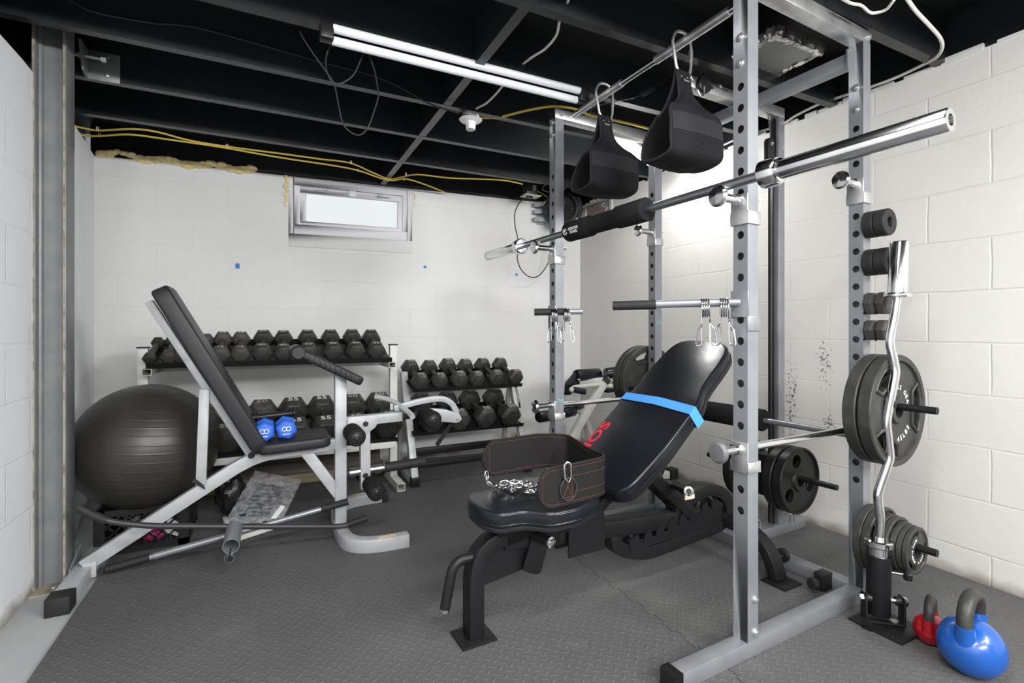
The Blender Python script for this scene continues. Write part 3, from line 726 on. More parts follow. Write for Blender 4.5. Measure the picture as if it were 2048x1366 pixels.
def rack():
    t = Thing('power_rack', 'grey square-tube power rack with punched uprights, lat pulldown and dip handles on the mat', 'power rack', (.33, .52, 0), fr=R)
    up = {}
    for nm, (x, y) in dict(A=(0, 0), B=(0, 1.04), C=(.66, 1.04), D=(.66, 0)).items():
        up[nm] = t.part('upright', upright(x, y, z1=2.067 if y == 0 else 2.037), 'silver', fix=False)
    for nm in 'AD':
        x = 0 if nm == 'A' else .66
        for z in (1.905, 1.825):
            mb = MB(); bolt(mb, (x - U, 0, z), (-1, 0, 0)); t.part('bolt', mb, 'galv', up[nm])
    for z in (.175, .075):
        mb = MB(); bolt(mb, (.01, -U, z), (0, -1, 0)); t.part('bolt', mb, 'galv', up['A'])
    for z in (2.02, 1.96):
        mb = MB(); bolt(mb, (-U, 1.04, z), (-1, 0, 0)); t.part('bolt', mb, 'galv', up['B'])
    mb = MB(); bolt(mb, (.685, -U * .2, 1.98), (1, -.4, 0), l=.02); t.part('bolt', mb, 'galv', up['D'])
    for y in (0, 1.04):
        b = t.part('base_rail', MB().bb((-.305, y - U, 0), (.685, y + U, .05)), 'silver', bevel=.003)
        rib = MB()
        rib.bb((-.337, y - .0265, -.0) , (-.305, y + .0265, .052))
        for k in range(6): rib.bb((-.333 + k * .0052, y - .0285, .0), (-.3305 + k * .0052, y + .0285, .054))
        t.part('end_cap', rib, 'plastic', b)
        dz = 0 if y == 0 else -.03
        tr = t.part('top_rail', MB().bb((-.025, y - U, 2.067 + dz), (.685, y + U, 2.116 + dz)), 'galv', bevel=.003)
        t.part('end_cap', MB().bb((-.030, y - U, 2.068 + dz), (-.025, y + U, 2.115 + dz)), 'plastic', tr)
        mb = MB(); bolt(mb, (.672 if y == 0 else .01, y - U, 2.092 + dz), (0, -1, 0)); t.part('bolt', mb, 'galv', tr)
    t.part('rear_base_beam', MB().bb((.635, .025, 0), (.685, 1.015, .05)), 'silver', bevel=.003)
    t.part('lat_base_beam', MB().bb((.685, .495, 0), (1.16, .565, .05)), 'silver', bevel=.003)
    rc = t.part('rear_top_beam', MB().bb((.635, .028, 2.0), (.685, 1.012, 2.05)), 'silver', bevel=.003)
    for y in (.028, 1.012): t.part('bracket_plate', MB().bb((.628, y - .003, 1.985), (.692, y + .003, 2.062)), 'silver', rc)
    # pull-up bar with two thicker grips
    pb = t.part('pull_up_bar', MB().cyl((.083, -.01, 2.09), (.083, 1.04, 2.068), .0125, 16), 'chrome')
    for a, b in ((.12, .46), (.66, .95)): t.part('grip_sleeve', MB().cyl((.083, a, 2.09 - .021 * a), (.083, b, 2.09 - .021 * b), .0165, 16), 'galv', pb)
    # lat pulldown: arm, column, pulleys, cable, carriage with plate pegs
    arm = t.part('lat_arm', MB().bb((.30, .505, 2.055), (1.0, .555, 2.105)), 'galv', bevel=.003)
    sl = MB(); sl.prism([(.0 + .045 * math.cos(a), .011 * math.sin(a)) for a in [k * .314 for k in range(20)]], 0, .002, basis((.43, .504, 2.080), (1, 0, 0), (0, 0, 1)))
    t.part('slot', sl, 'black', arm)
    mb = MB(); bolt(mb, (.52, .505, 2.098), (0, -1, .6)); t.part('bolt', mb, 'galv', arm)
    def pulley(c, ax, name='pulley'):
        return MB().lathe([(.0, .009), (.012, .010), (.016, .008), (.034, .009), (.038, .006), (.033, .0), (.038, -.006), (.034, -.009), (.016, -.008), (.0, -.009)], c, ax, 24)
    t.part('pulley', pulley((.40, .49, 2.072), (0, 1, 0)), 'plastic')
    t.part('arm_hook', MB().tube(fil([(.385, .48, 2.055), (.385, .48, 2.02), (.36, .48, 2.005), (.345, .48, 2.03)], .02, 4), .005, 8), 'steel')
    t.part('arm_hook', MB().tube(fil([(.33, .49, 2.12), (.31, .49, 2.085), (.33, .49, 2.07), (.35, .49, 2.09)], .015, 4), .005, 8), 'steel')
    co = t.part('lat_column', MB().bb((.95, .505, .05), (1.0, .555, 2.055)), 'silver', bevel=.004)
    st = MB().prism([(.012 * math.cos(a), (.085 if math.sin(a) > 0 else -.085) + .012 * math.sin(a)) for a in [k * .314 + .157 for k in range(20)]], 0, .002, basis((.949, .53, 1.955), (0, -1, 0), (0, 0, 1)))
    t.part('slot', st, 'black', co)
    for z in (2.03, 1.90): mb = MB(); bolt(mb, (.975, .505, z), (0, -1, 0)); t.part('bolt', mb, 'galv', co)
    pl = t.part('pulley_guard', MB().prism([(-.025, -.06), (.025, -.06), (.025, .04), (.018, .055), (0, .062), (-.018, .055), (-.025, .04)], -.012, .012, basis((.905, .525, 1.885), (1, 0, 0), (0, 0, 1))), 'plastic', bevel=.003)
    mb = MB(); bolt(mb, (.905, .512, 1.915), (0, -1, 0), .007); t.part('bolt', mb, 'galv', pl)
    t.part('lat_cable', MB().tube([(.925, .53, .31), (.925, .53, 1.86), (.94, .53, 1.9), (.90, .53, 2.07), (.40, .495, 2.10)], .0028, 8), 'bcable')
    t.part('guide_rod', MB().cyl((.935, .522, .05), (.935, .522, 1.85), .005, 8).cyl((.935, .545, .05), (.935, .545, 1.85), .005, 8), 'black')
    t.part('carriage', MB().bb((.86, .47, .20), (.95, .59, .40)), 'black', bevel=.004)
    for s in (-1, 1): t.part('weight_peg', MB().cyl((.88, .53 + s * .05, .325), (.88, .53 + s * .335, .325), .0125, 14), 'black')
    sh = MB(); sh.tube([V(.80, .51, .07) + V(.014 * math.sin(a) * (1.2 if math.cos(a) < 0 else .8), 0, -.028 * math.cos(a)) for a in [k * .3927 for k in range(16)]], .0035, 8, closed=True)
    t.part('snap_hook', sh, 'chrome')
    t.part('eye_bolt', MB().tube([V(.80, .51, .040) + V(0, .010 * math.sin(a), -.010 * math.cos(a)) for a in [k * .524 for k in range(12)]], .003, 8, closed=True), 'chrome')
    t.part('spring_clip', MB().tube(fil([(1.02, .49, .05), (1.02, .49, .10), (1.05, .49, .10), (1.05, .49, .05)], .01, 3), .004, 8), 'chrome')
    # bar hooks
    def hook(x, y, z, sgn=1):
        mb = MB()
        mb.bb((x - U - .007, y - U - .004, z - .075), (x - U - .0005, y + U + .004, z + .018))
        mb.bb((x - U - .007, y - U - .0065, z - .075), (x + U + .004, y - U - .0005, z - .035))
        mb.bb((x - U - .007, y + U + .0005, z - .075), (x + U + .004, y + U + .0065, z - .035))
        mb.bb((x + U + .0005, y - U - .0065, z - .075), (x + U + .005, y + U + .0065, z - .035))
        h = t.part('bar_hook', mb, 'galv', bevel=.0015)
        t.part('peg', MB().cyl((x - U, y, z), (x - .125, y, z), .0135, 18).cyl((x - U - .02, y, z), (x - U, y, z), .017, 18), 'chrome', h)
        t.part('disc', MB().lathe([(0, .012), (.026, .009), (.032, .002), (.032, -.003), (.027, -.006), (0, -.006)], (x - .128, y, z), (-1, 0, 0), 28), 'chrome', h)
        t.part('pin', MB().cyl((x + U, y, z + .006), (x + U + .03, y, z + .006), .007, 12), 'chrome', h)
    hook(0, 0, 1.402); hook(0, 1.04, 1.402); hook(.66, 0, 1.547); hook(.66, 1.04, 1.547)
    # safety rods
    for y in (0, 1.04):
        mb = MB()
        mb.bb((-U - .006, y - U - .004, .565), (-U - .0005, y + U + .004, .66))
        mb.bb((-U - .006, y - U - .0065, .565), (U + .005, y - U - .0005, .60)); mb.bb((U + .0005, y - U - .0065, .565), (U + .005, y + U + .0065, .60))
        mb.bb((-U - .006, y + U + .0005, .565), (U + .005, y + U + .0065, .60))
        h = t.part('rod_bracket', mb, 'galv', bevel=.0015)
        rd = t.part('safety_rod', MB().cyl((-.12, y, .637), (.72, y, .637), .0125, 18), 'chrome')
        t.part('disc', MB().lathe([(0, .012), (.026, .010), (.033, .002), (.033, -.003), (.027, -.007), (0, -.008)], (-.125, y, .637), (-1, 0, 0), 28), 'disc' if y == 0 else 'chrome', rd)
        t.part('collar', MB().cyl((-.05, y, .637), (-U, y, .637), .017, 18), 'chrome', rd)
    # dip handles
    for y, s in ((0, 1), (1.04, -1)):
        mb = MB(); mb.bb((-U - .006, y - U - .006, 1.045), (-U - .0005, y + U + .006, 1.125)); mb.bb((-U - .006, y - U - .006, 1.00), (U + .005, y - U - .0005, 1.045)); mb.bb((-U - .006, y + U + .0005, 1.00), (U + .005, y + U + .006, 1.045))
        br = t.part('handle_bracket', mb, 'silver', bevel=.002)
        if s > 0:
            e = V(-.27, .30, 1.085); a = V(-U, 0, 1.088); mid = a.lerp(e, .5) + V(.012, -.01, .002)
            g0, path = a.lerp(e, .66) + V(.004, -.003, 0), fil([a, mid, e], .1, 6)
        else:       # the far one is swung round so its grip lies across the view
            a = V(-U, 1.03, 1.088); mid = V(-.05, .765, 1.086); e = V(-.232, .868, 1.083)
            g0, path = mid.lerp(e, .33), [mid, e]
            t.part('handle_stem', MB().tube([a, V(-.13, .812, 1.086)], .0125, 14), 'silver', br)
        hd = t.part('dip_handle', MB().tube(path, .0125, 16), 'silver')
        t.part('grip', MB().tube([g0, e, e + (e - g0).normalized() * .003], .0155, 18), 'rubber', hd)
        t.part('pin', MB().cyl((U, y, 1.10), (U + .03, y, 1.10), .007, 12), 'steel', hd)
    # weight pegs and the foam leg roller behind the right-hand uprights
    for y, s in ((0, -1), (1.04, 1)):
        for z in (.733, .258):
            t.part('weight_peg', MB().cyl((.66, y + s * U, z), (.66, y + s * .238, z), .0125, 14), 'black')
    rr = t.part('roller_rod', MB().cyl((.735, .02, .59), (.735, 1.02, .59), .0125, 14).bb((.685, .02, .575), (.745, .045, .605)).bb((.685, .995, .575), (.745, 1.02, .605)), 'silver')
    t.part('foam_roller', MB().lathe([(.0125, 0), (.046, .001), (.0505, .008), (.0505, .405), (.046, .413), (.0125, .414)], (.735, .434, .59), (0, 1, 0), 28), 'foam')
    for x, y in ((.60, .10),):
        k = t.part('adjuster_bracket', MB().bb((.58, .085, .0), (.64, .125, .065)), 'plastic', bevel=.003)
        t.part('adjuster_knob', MB().cyl((.58, .105, .035), (.55, .105, .035), .008, 12).lathe([(0, .015), (.018, .014), (.022, .008), (.022, -.008), (.012, -.012), (0, -.012)], (.545, .105, .035), (-1, 0, 0), 8), 'plastic', k)
    for nm, y, z0, up_ in (('B', 1.04, .645, 'B'), ('C', 1.04, 1.03, 'C')):
        x = 0 if nm == 'B' else .66; mk = MB(); yy = y - U - .0006
        mk.tube(spline([V(x - .018, yy, z0), V(x - .005, yy, z0 + .028), V(x + .004, yy, z0 + .006), V(x + .018, yy, z0 + .026), V(x + .012, yy, z0 + .004)], 5), .0016, 5)
        t.part('marker_scribble', mk, 'teal', up[up_])
    barbell(); straps(); plates(); magnets(); curl_bar(); clips()
def barbell():
    x, z = -.115, 1.43
    t = Thing('barbell', 'long chrome barbell resting on the front hooks of the rack', 'barbell', (x, .52, z), fr=R)
    t.part('shaft', MB().cyl((x, -.17, z), (x, 1.215, z), .0142, 24), 'steel')
    for y0, y1, s in ((-.165, -.55, -1), (1.21, 1.57, 1)):
        L = abs(y1 - y0)
        sl = t.part('sleeve', MB().lathe([(.0142, -.02), (.0255, -.02), (.0255, L - .004), (.0235, L), (.0125, L), (.0115, L - .012), (0, L - .012)], (x, y0, z), (0, s, 0), 36), 'chrome', fix=False)
        t.part('collar', MB().lathe([(.0145, -.03), (.034, -.03), (.0385, -.026), (.0385, .012), (.035, .018), (.032, .018), (.032, .024), (.0255, .026)], (x, y0, z), (0, s, 0), 40), 'chrome', fix=False)
    # neck pad
    t = Thing('barbell_pad', 'thick black foam neck pad with white lettering wrapped round the barbell', 'barbell pad', (x, .54, z), fr=R)
    pr = [(.0150, 0), (.040, 0), (.0425, .004), (.0425, .145), (.040, .150), (.0365, .158), (.0365, .30), (.040, .312), (.0425, .318), (.0425, .466), (.040, .47), (.0150, .47)]
    p = t.part('foam_sleeve', MB().lathe(pr, (x, .305, z), (0, 1, 0), 40), 'foam')
    t.part('seam', MB().tube([V(x - .0365 * math.cos(.5) - .006, y, z - .0365 * math.sin(.5) - .003) for y in (.31, .46)], .001, 5), 'plastic', p)
    # lettering, bent round the pad: faces the front of the rack
    for s, dz, sz in (('ELEVATOR', .006, .0155), ('FITNESS', -.0085, .0155)):
        mb = text_mb(s, sz, W, .0003, .92, .0003)
        q = MB(); r = .0430
        for f in mb.f: q.f.append(f)
        for v in mb.v:
            a = rad(172) - (v.y + dz) / r * -1 if False else math.pi + .18 - (v.y + dz) / r
            rr = r + v.z
            q.v.append(V(x + rr * math.cos(a), .690 - v.x, z + rr * math.sin(a)))
        t.part('lettering', q, 'print', p)
    q = MB()
    def bent(u, v): 
        a = math.pi + .18 - v / .0432; return V(x + .0432 * math.cos(a), .690 - u, z + .0432 * math.sin(a))
    q.tube([bent(-.058 + .013 * math.cos(k * .2618 + .3), -.001 + .013 * math.sin(k * .2618 + .3)) for k in range(23)], .0011, 5)
    q.tube([bent(-.058, -.012), bent(-.058, .005)], .0011, 5); q.tube([bent(-.064, -.001), bent(-.058, .006), bent(-.052, -.001)], .0011, 5)
    t.part('emblem', q, 'print', p)
def straps():
    def strap(y, label, k=1.):
        x = .083
        t = Thing('ab_strap', label, 'ab strap', (x, y, 2.09), fr=R, group='padded ab slings on the pull-up bar')
        # carabiner round the bar (plane across the bar)
        cb = fil([(x - .052, y, 2.07), (x - .050, y, 2.085), (x - .030, y, 2.122), (x + .022, y, 2.122), (x + .046, y, 2.09), (x + .044, y, 1.985), (x + .022, y, 1.955), (x - .012, y, 1.955), (x - .032, y, 1.985)], .025, 4)
        c = t.part('carabiner', MB().tube(cb, .0055, 10, closed=True, n=(0, 1, 0)), 'galv')
        t.part('screw_gate', MB().cyl((x + .0455, y, 2.065), (x + .045, y, 2.03), .0085, 12), 'steel', c)
        # loop of padded fabric: narrow at the riveted tab, flaring to a wide box-shaped cradle
        ax = V(-1, 0, 0); nr = V(0, -1, 0)
        zt = 1.972; th = .011; nv = 11
        pts = [(.002, 0, .031), (.009, -.035, .031), (.016, -.075, .034), (.026, -.105, .044), (.040, -.138, .078), (.056, -.168, .112), (.066, -.192, .130), (.071, -.235, .132), (.072, -.290, .132), (.068, -.330, .131), (.030, -.345, .130), (-.030, -.345, .129), (-.074, -.330, .127), (-.082, -.27, .114), (-.068, -.20, .088), (-.042, -.13, .054), (-.022, -.075, .036), (-.010, -.035, .031), (-.002, 0, .031)]
        q = spline([V(a, 0, b) for a, b, c_ in pts], 4); ww = [v.x for v in spline([V(c_, 0, 0) for a, b, c_ in pts], 4)]
        N = len(q); O = V(x - .004, y, zt)
        def surf(i, s, o):
            tg = (q[min(i + 1, N - 1)] - q[max(i - 1, 0)]).normalized(); nn = V(tg.z, 0, -tg.x)     # points out of the loop or in
            if nn.dot(V(q[i].x, 0, q[i].z + .2)) < 0: nn = -nn
            f = min(1, max(0, -q[i].z / .12))
            fold = .010 * math.exp(-((s + .25) / .22) ** 2) * math.exp(-((q[i].z + .13) / .05) ** 2) * (1 if q[i].x > 0 else 0)
            sag = .010 * f * (1 - s * s) + .003 * noise.noise(V(s * 2.5, i * .25, y * 9)) * f - fold * 1.6
            d = q[i] + nn * (o + sag)
            return O + nr * d.x + V(0, 0, d.z - (.012 * abs(s) ** 3 * (1 if q[i].z > -.16 else 0) * f)) + ax * (ww[i] * s)
        vs = [surf(i, -1 + 2 * j / (nv - 1), o) for o in (th / 2, -th / 2) for i in range(N) for j in range(nv)]; fs = []
        K = N * nv
        for i in range(N - 1):
            for j in range(nv - 1):
                a = i * nv + j; fs.append((a, a + 1, a + nv + 1, a + nv)); fs.append((K + a, K + a + nv, K + a + nv + 1, K + a + 1))
            for j in (0, nv - 1):
                a = i * nv + j; fs.append((a, a + nv, K + a + nv, K + a))
        for i in (0, N - 1):
            for j in range(nv - 1):
                a = i * nv + j; fs.append((a, K + a, K + a + 1, a + 1))
        sl = t.part('sling', MB().add(vs, fs), 'fabric', sharp=60)
        half = N // 2
        def nearest(zz): return min(range(2, half), key=lambda i: abs(q[i].z - zz))
        i0, i1 = nearest(-.198), nearest(-.258)
        ss = [-.99 + 1.98 * k / 12 for k in range(13)]
        for i in (i0, i1): t.part('seam', MB().tube([surf(i, s, th / 2 + .0008) for s in ss], .0016, 5), 'rubber', sl)
        # woven band between the two seams
        vs = []; fs = []; rows = list(range(i0, i1 + 1))
        for i in rows: vs += [surf(i, s, th / 2 + .0012) for s in ss]
        for a in range(len(rows) - 1):
            for j in range(12): fs.append((a * 13 + j, a * 13 + j + 1, a * 13 + 14 + j, a * 13 + 13 + j))
        t.part('woven_band', MB().add(vs, fs), 'webbing', sl)
        for s in (-.02, ): t.part('seam', MB().tube([surf(i, s, th / 2 + .0006) for i in range(nearest(-.07), i0)], .0012, 5), 'rubber', sl)
        t.part('edge_binding', MB().tube([surf(i, 1, 0) for i in range(N)], .0055, 6), 'webbing', sl)
        t.part('edge_binding', MB().tube([surf(i, -1, 0) for i in range(N)], .0055, 6), 'webbing', sl)
        i = nearest(-.025)
        for s in (-.5, .5):
            t.part('rivet', MB().lathe([(0, .0035), (.0035, .003), (.005, 0)], surf(i, s, th / 2), nr, 12), 'chrome', sl)
        t.part('lettering', text_mb('fitness', .011, basis(surf(nearest(-.05), .0, th / 2 + .004), (1, 0, 0), (0, 0, 1)), .0003), 'greyprint', sl)
        k = nearest(-.300)
        t.part('emblem', MB().tube([surf(k, 0, th / 2 + .001) + V(.016 * math.cos(a * .3927), -.001, .010 * math.sin(a * .3927)) for a in range(16)], .0014, 5, closed=True), 'rubber', sl)
        return t
    strap(.325, 'nearer black padded ab sling hanging from the pull-up bar by a carabiner')
    strap(.774, 'farther, smaller-looking black padded ab sling hanging from the pull-up bar')
def plate_mesh(Rr, hole, th, slots=3, kind='grip', a0=90, rim=.026):
    "olympic plate in the XZ plane, face toward -Y, centred at origin"
    T = basis((0, 0, 0), (1, 0, 0), (0, 0, 1))          # local z of T = -Y
    mb = MB(); hs = [circ(hole, 24)]
    for k in range(slots):
        a = rad(a0 + k * 360 / slots)
        if kind == 'round':
            hs.append(circ(Rr * .205, 20, (Rr * .60 * math.cos(a), Rr * .60 * math.sin(a))))
        else:
            lp = []; ri, ro, da = Rr * .56, Rr * .83, .50
            n = 9
            for i in range(n): b = a - da + 2 * da * i / (n - 1); lp.append((ro * math.cos(b), ro * math.sin(b)))
            for i in range(n):
                b = a + da * .93 - 2 * da * .93 * i / (n - 1); rr = ri + (Rr * .08) * abs(1 - 2 * i / (n - 1)) ** 2
                lp.append((rr * math.cos(b), rr * math.sin(b)))
            hs.append(lp)
    mb.holed(circ(Rr - .004, 56), hs, -th * .28, th * .28, T)
    # raised rim and hub
    ax = (0, -1, 0); h = th / 2
    mb.lathe([(Rr - rim, -h * .6), (Rr - rim * .8, -h), (Rr - .003, -h), (Rr, -h * .8), (Rr, h * .8), (Rr - .003, h), (Rr - rim * .8, h), (Rr - rim, h * .6)], (0, 0, 0), ax, 56, closed=True)
    mb.lathe([(hole, -h), (hole + .018, -h), (hole + .026, -h * .5), (hole + .026, h * .5), (hole + .018, h), (hole, h)], (0, 0, 0), ax, 32, closed=True)
    if kind == 'grip':
        for k in range(slots):
            a = rad(a0 + k * 360 / slots); ri, ro, da = Rr * .535, Rr * .85, .55; n = 10; pts = []
            for i in range(n): b = a - da + 2 * da * i / (n - 1); pts.append((ro * math.cos(b), ro * math.sin(b)))
            for i in range(n): b = a + da * .93 - 2 * da * .93 * i / (n - 1); rr = ri + Rr * .08 * abs(1 - 2 * i / (n - 1)) ** 2; pts.append((rr * math.cos(b), rr * math.sin(b)))
            for sd in (1, -1):
                mb.tube([T @ V(p[0], p[1], sd * h * .62) for p in pts], th * .17, 6, closed=True)
    return mb
def arc_text(t, par, s, r, a_mid, size, z, m='print', step=None, flip=False, Tl=None):
    "letters set round the hub"
    n = len(s); st = step or size * .78 / r
    for i, ch in enumerate(s):
        if ch == ' ': continue
        a = a_mid + (st * (n - 1) / 2 - st * i) * (-1 if flip else 1)
        p = V(r * math.cos(a), r * math.sin(a), z)
        rot = a - math.pi / 2 + (math.pi if flip else 0)
        Tm = Tl @ Matrix.Translation(p) @ Matrix.Rotation(rot, 4, 'Z')
        yield text_mb(ch, size, Tm, .0004, 1., .0004)
def put_plate(name, label, Rr, hole, th, pos, m, kind='grip', a0=90, slots=3, group=None, text=None, rim=.026, roll=0):
    t = Thing(name, label, 'weight plate', pos, fr=R, group=group)
    t.fr = R; T0 = Matrix.Translation(pos)
    src = plate_mesh(Rr, hole, th, slots, kind, a0, rim)
    mb = MB(); mb.add(src.v, src.f, T0)
    d = t.part('plate_disc', mb, m, sharp=32)
    if text:
        Tl = T0 @ basis((0, 0, 0), (1, 0, 0), (0, 0, 1))
        for (s, r, a, sz, z, fl, mm) in text:
            q = MB()
            for g in arc_text(t, d, s, r, rad(a), sz, z, flip=fl, Tl=Tl): q.add(g.v, g.f)
            t.part('lettering', q, mm, d)
    return t
def plates():
    h = .018
    txt = [('FITNESS GEAR', .082, 78, .024, .0126, False, 'print'), ('45LBS', .106, -62, .026, .0126, True, 'print')]
    for k, y in enumerate((-.060, -.108)):
        put_plate('weight_plate', ('large grey 45 pound plate nearer the upright, mostly hidden behind its twin', 'large grey 45 pound plate with white lettering, outermost on the near rack peg')[k], .197, .026, .042, (.66, y, .733 - .0135), 'iron', a0=0 if k else 20, group='large grey plates on the rack pegs', text=txt if k else None)
    for k, y in enumerate((1.10, 1.148)):
        put_plate('weight_plate', ('large grey plate on the far rack peg, the nearer of two, seen past the bench', 'large grey plate on the far rack peg, the rear one against its twin')[k], .197, .026, .042, (.66, y, .733 - .0135), 'iron', a0=100, group='large grey plates on the rack pegs')
    # small plates low on the near upright, shrinking outward
    y = -.030; sz = [(.117, .026), (.117, .026), (.100, .022), (.098, .020), (.086, .018), (.082, .016), (.0805, .015)]
    nm = ['largest small plate against the near upright on the low peg', 'second small plate out from the near upright on the low peg', 'third small plate out on the low peg of the near upright', 'fourth small plate out on the low peg, middle of the stack',
          'fifth small plate out on the low peg of the near upright', 'sixth small plate out, just behind the outermost one on the low peg', 'outermost small black plate with white lettering on the low peg of the near upright']
    for k, (r, th) in enumerate(sz):
        y -= th / 2 + .0008
        put_plate('small_weight_plate', nm[k], r, .0255, th, (.66, y, .258 - .013), 'iron', a0=80 + 25 * k, group='small plates on the low rack peg', rim=.013,
                  text=[('OLYMPIC PLATE', .040, 170, .0095, .0079, False, 'print'), ('2.5LBS', .041, -60, .0095, .0079, True, 'print')] if k == 6 else None)
        y -= th / 2 + .0008
    y = 1.07
    for k, (r, th) in enumerate([(.117, .026), (.117, .026), (.100, .022)]):
        y += th / 2 + .0008
        put_plate('small_weight_plate', ('small grey plate on the far low peg, nearest, glimpsed under the bench', 'small grey plate on the far low peg, middle one', 'small grey plate on the far low peg, rear one')[k], r, .0255, th, (.66, y, .258 - .013), 'iron', group='small plates on the far low peg', rim=.013); y += th / 2 + .0008
    # rubber plates on the lat carriage
    for k, (y, lab) in enumerate(((.375, 'black rubber plate with three round holes, outermost on the lat carriage peg'), (.425, 'black rubber plate pressed behind its twin on the near lat carriage peg'), (.635, 'black rubber plate on the far lat carriage peg behind the cable'))):
        put_plate('rubber_weight_plate', lab, .152, .0255, .044, (.88, y, .325 - .013), 'iron_black', kind='round', a0=100, group='three-hole rubber plates on the lat carriage', rim=.014)
def magnets():
    "add-on weights stuck to the outer face of the near right upright"
    for k, (z, r, form) in enumerate(((1.391, .0485, 'c'), (1.252, .0485, 'c'), (1.10, .045, 'h'), (1.003, .042, 'h'))):
        for j in range(2):
            y0 = -.0255 - j * .0385
            lab = f"{'outer' if j else 'inner'} half of the {('topmost round', 'second round', 'third, upper hexagonal', 'lowest hexagonal')[k]} black add-on weight pair on the upright"
            t = Thing('add_on_weight', lab, 'add-on weight', (.66, y0, z), fr=R, group='magnetic add-on weights on the upright')
            if form == 'c': mb = MB().lathe([(.0, 0), (r * .6, 0), (r - .003, .0005), (r, .004), (r, .033), (r - .003, .037), (.020, .037), (.018, .034), (.017, .012), (0, .012)], (.66, y0, z), (0, -1, 0), 36); mm = 'rubber'
            else:
                mb = MB().lathe([(0, 0), (r * .8, 0), (r, .009), (r, .028), (r * .78, .037), (0, .037)], (.66, y0, z), (0, -1, 0), 6, u0=(1, 0, 0)); mm = 'hex_old'
            b = t.part('body', mb, mm, bevel=0 if form == 'c' else .002, sharp=30)
            t.part('magnet', MB().cyl((.66 - .02, y0 - .002, z - .034), (.66 - .02, y0 + .0005 , z - .034), .006, 10), 'black')
def curl_bar():
    P = lambda x, y, zc=1.72: (R.inverted() @ Vector(((SY + (x - CX) / FOC * CY) * zc, (CY - (x - CX) / FOC * SY) * zc, 1 + (HY - y) / FOC * zc)))
    t = Thing('curl_bar', 'chrome zigzag curl bar standing upright in the black floor swivel', 'curl bar', (.546, -.114, .10), fr=R)
    pts = [P(1794.5, 596), P(1790, 627), P(1780, 677), P(1781, 692), P(1791, 740), P(1790, 752), P(1773, 838), P(1773, 852), P(1780, 912), P(1778, 922), P(1756, 985), P(1756, 998), P(1761, 1036), P(1759, 1085)]
    t.part('bent_shaft', MB().tube(fil(pts, .02, 3), .0142, 18), 'chrome')
    a, b = P(1795, 592), P(1800, 484); d = (b - a).normalized(); L = (b - a).length
    s1 = t.part('sleeve', MB().lathe([(0, 0), (.0295, 0), (.0295, L - .003), (.028, L), (.0, L)], a, d, 36), 'chrome')
    t.part('collar', MB().lathe([(0, -.006), (.039, -.006), (.041, -.003), (.041, .006), (.039, .009), (0, .009)], a, d, 36), 'chrome', s1)
    a, b = P(1758, 1085), V(.546, -.114, .10); d = (b - a).normalized(); L = (b - a).length
    s2 = t.part('sleeve', MB().lathe([(0, 0), (.0295, 0), (.0295, L), (0, L)], a, d, 36), 'chrome')
    t.part('collar', MB().lathe([(0, -.012), (.039, -.012), (.044, -.008), (.044, .008), (.040, .012), (0, .012)], a, d, 36), 'chrome', s2)
    # swivel base
    c = V(.546, -.114, 0)
    g = Thing('floor_swivel', 'black steel floor swivel holding the curl bar upright beside the rack base rail', 'swivel base', c, fr=R)
    bp = [(-.075, -.115), (.085, -.115), (.085, .055), (-.075, .055)]
    g.part('base_plate', MB().prism([(c.x + x, c.y + y) for x, y in ((-.082, -.105), (.082, -.115), (.092, .045), (-.075, .058))], 0, .007), 'black', bevel=.002)
    g.part('plate_tab', MB().bb((c.x - .086, c.y - .02, 0), (c.x - .076, c.y + .01, .035)), 'black', bevel=.002)
    u = V(.72, -.69, 0).normalized(); w = V(.69, .72, 0).normalized(); q = c + V(0, -.015, 0)
    yk = MB().rect([q - u * .056 + V(0, 0, .10), q - u * .056 + V(0, 0, .012), q + u * .056 + V(0, 0, .012), q + u * .056 + V(0, 0, .10)], .045, .007, n=w)
    g.part('yoke', yk, 'black', bevel=.002)
    pv = g.part('pivot_bolt', MB().cyl(q - u * .072 + V(0, 0, .085), q + u * .072 + V(0, 0, .085), .009, 14), 'steel')
    for sgn in (-1, 1):
        g.part('pivot_nut', MB().cyl(q + u * (sgn * .060) + V(0, 0, .085), q + u * (sgn * .070) + V(0, 0, .085), .015, 6), 'chrome', pv)
        g.part('bushing', MB().cyl(q + u * (sgn * .036) + V(0, 0, .085), q + u * (sgn * .053) + V(0, 0, .085), .015, 16), 'plastic', pv)
    g.part('holder_tube', MB().lathe([(0, 0), (.034, 0), (.036, .004), (.036, .20), (.0305, .20), (.0305, .19), (0, .19)], V(c.x, c.y, .03), (a - b), 32), 'black', fix=False)
    kn = V(.6, -.75, -.02).normalized()
    kb = g.part('lock_knob', MB().cyl(c + kn * .03 + V(0, 0, .178), c + kn * .075 + V(0, 0, .178), .0055, 12), 'chrome')
    g.part('knob_grip', MB().lathe([(0, .012), (.018, .012), (.022, .008), (.022, -.004), (.011, -.012), (0, -.012)], c + kn * .082 + V(0, 0, .178), kn, 6), 'plastic', kb, bevel=.003)
    wn = g.part('washer', MB().cyl(c + V(.02, -.04, .0155), c + V(.02, -.04, .019), .012, 12), 'galv')
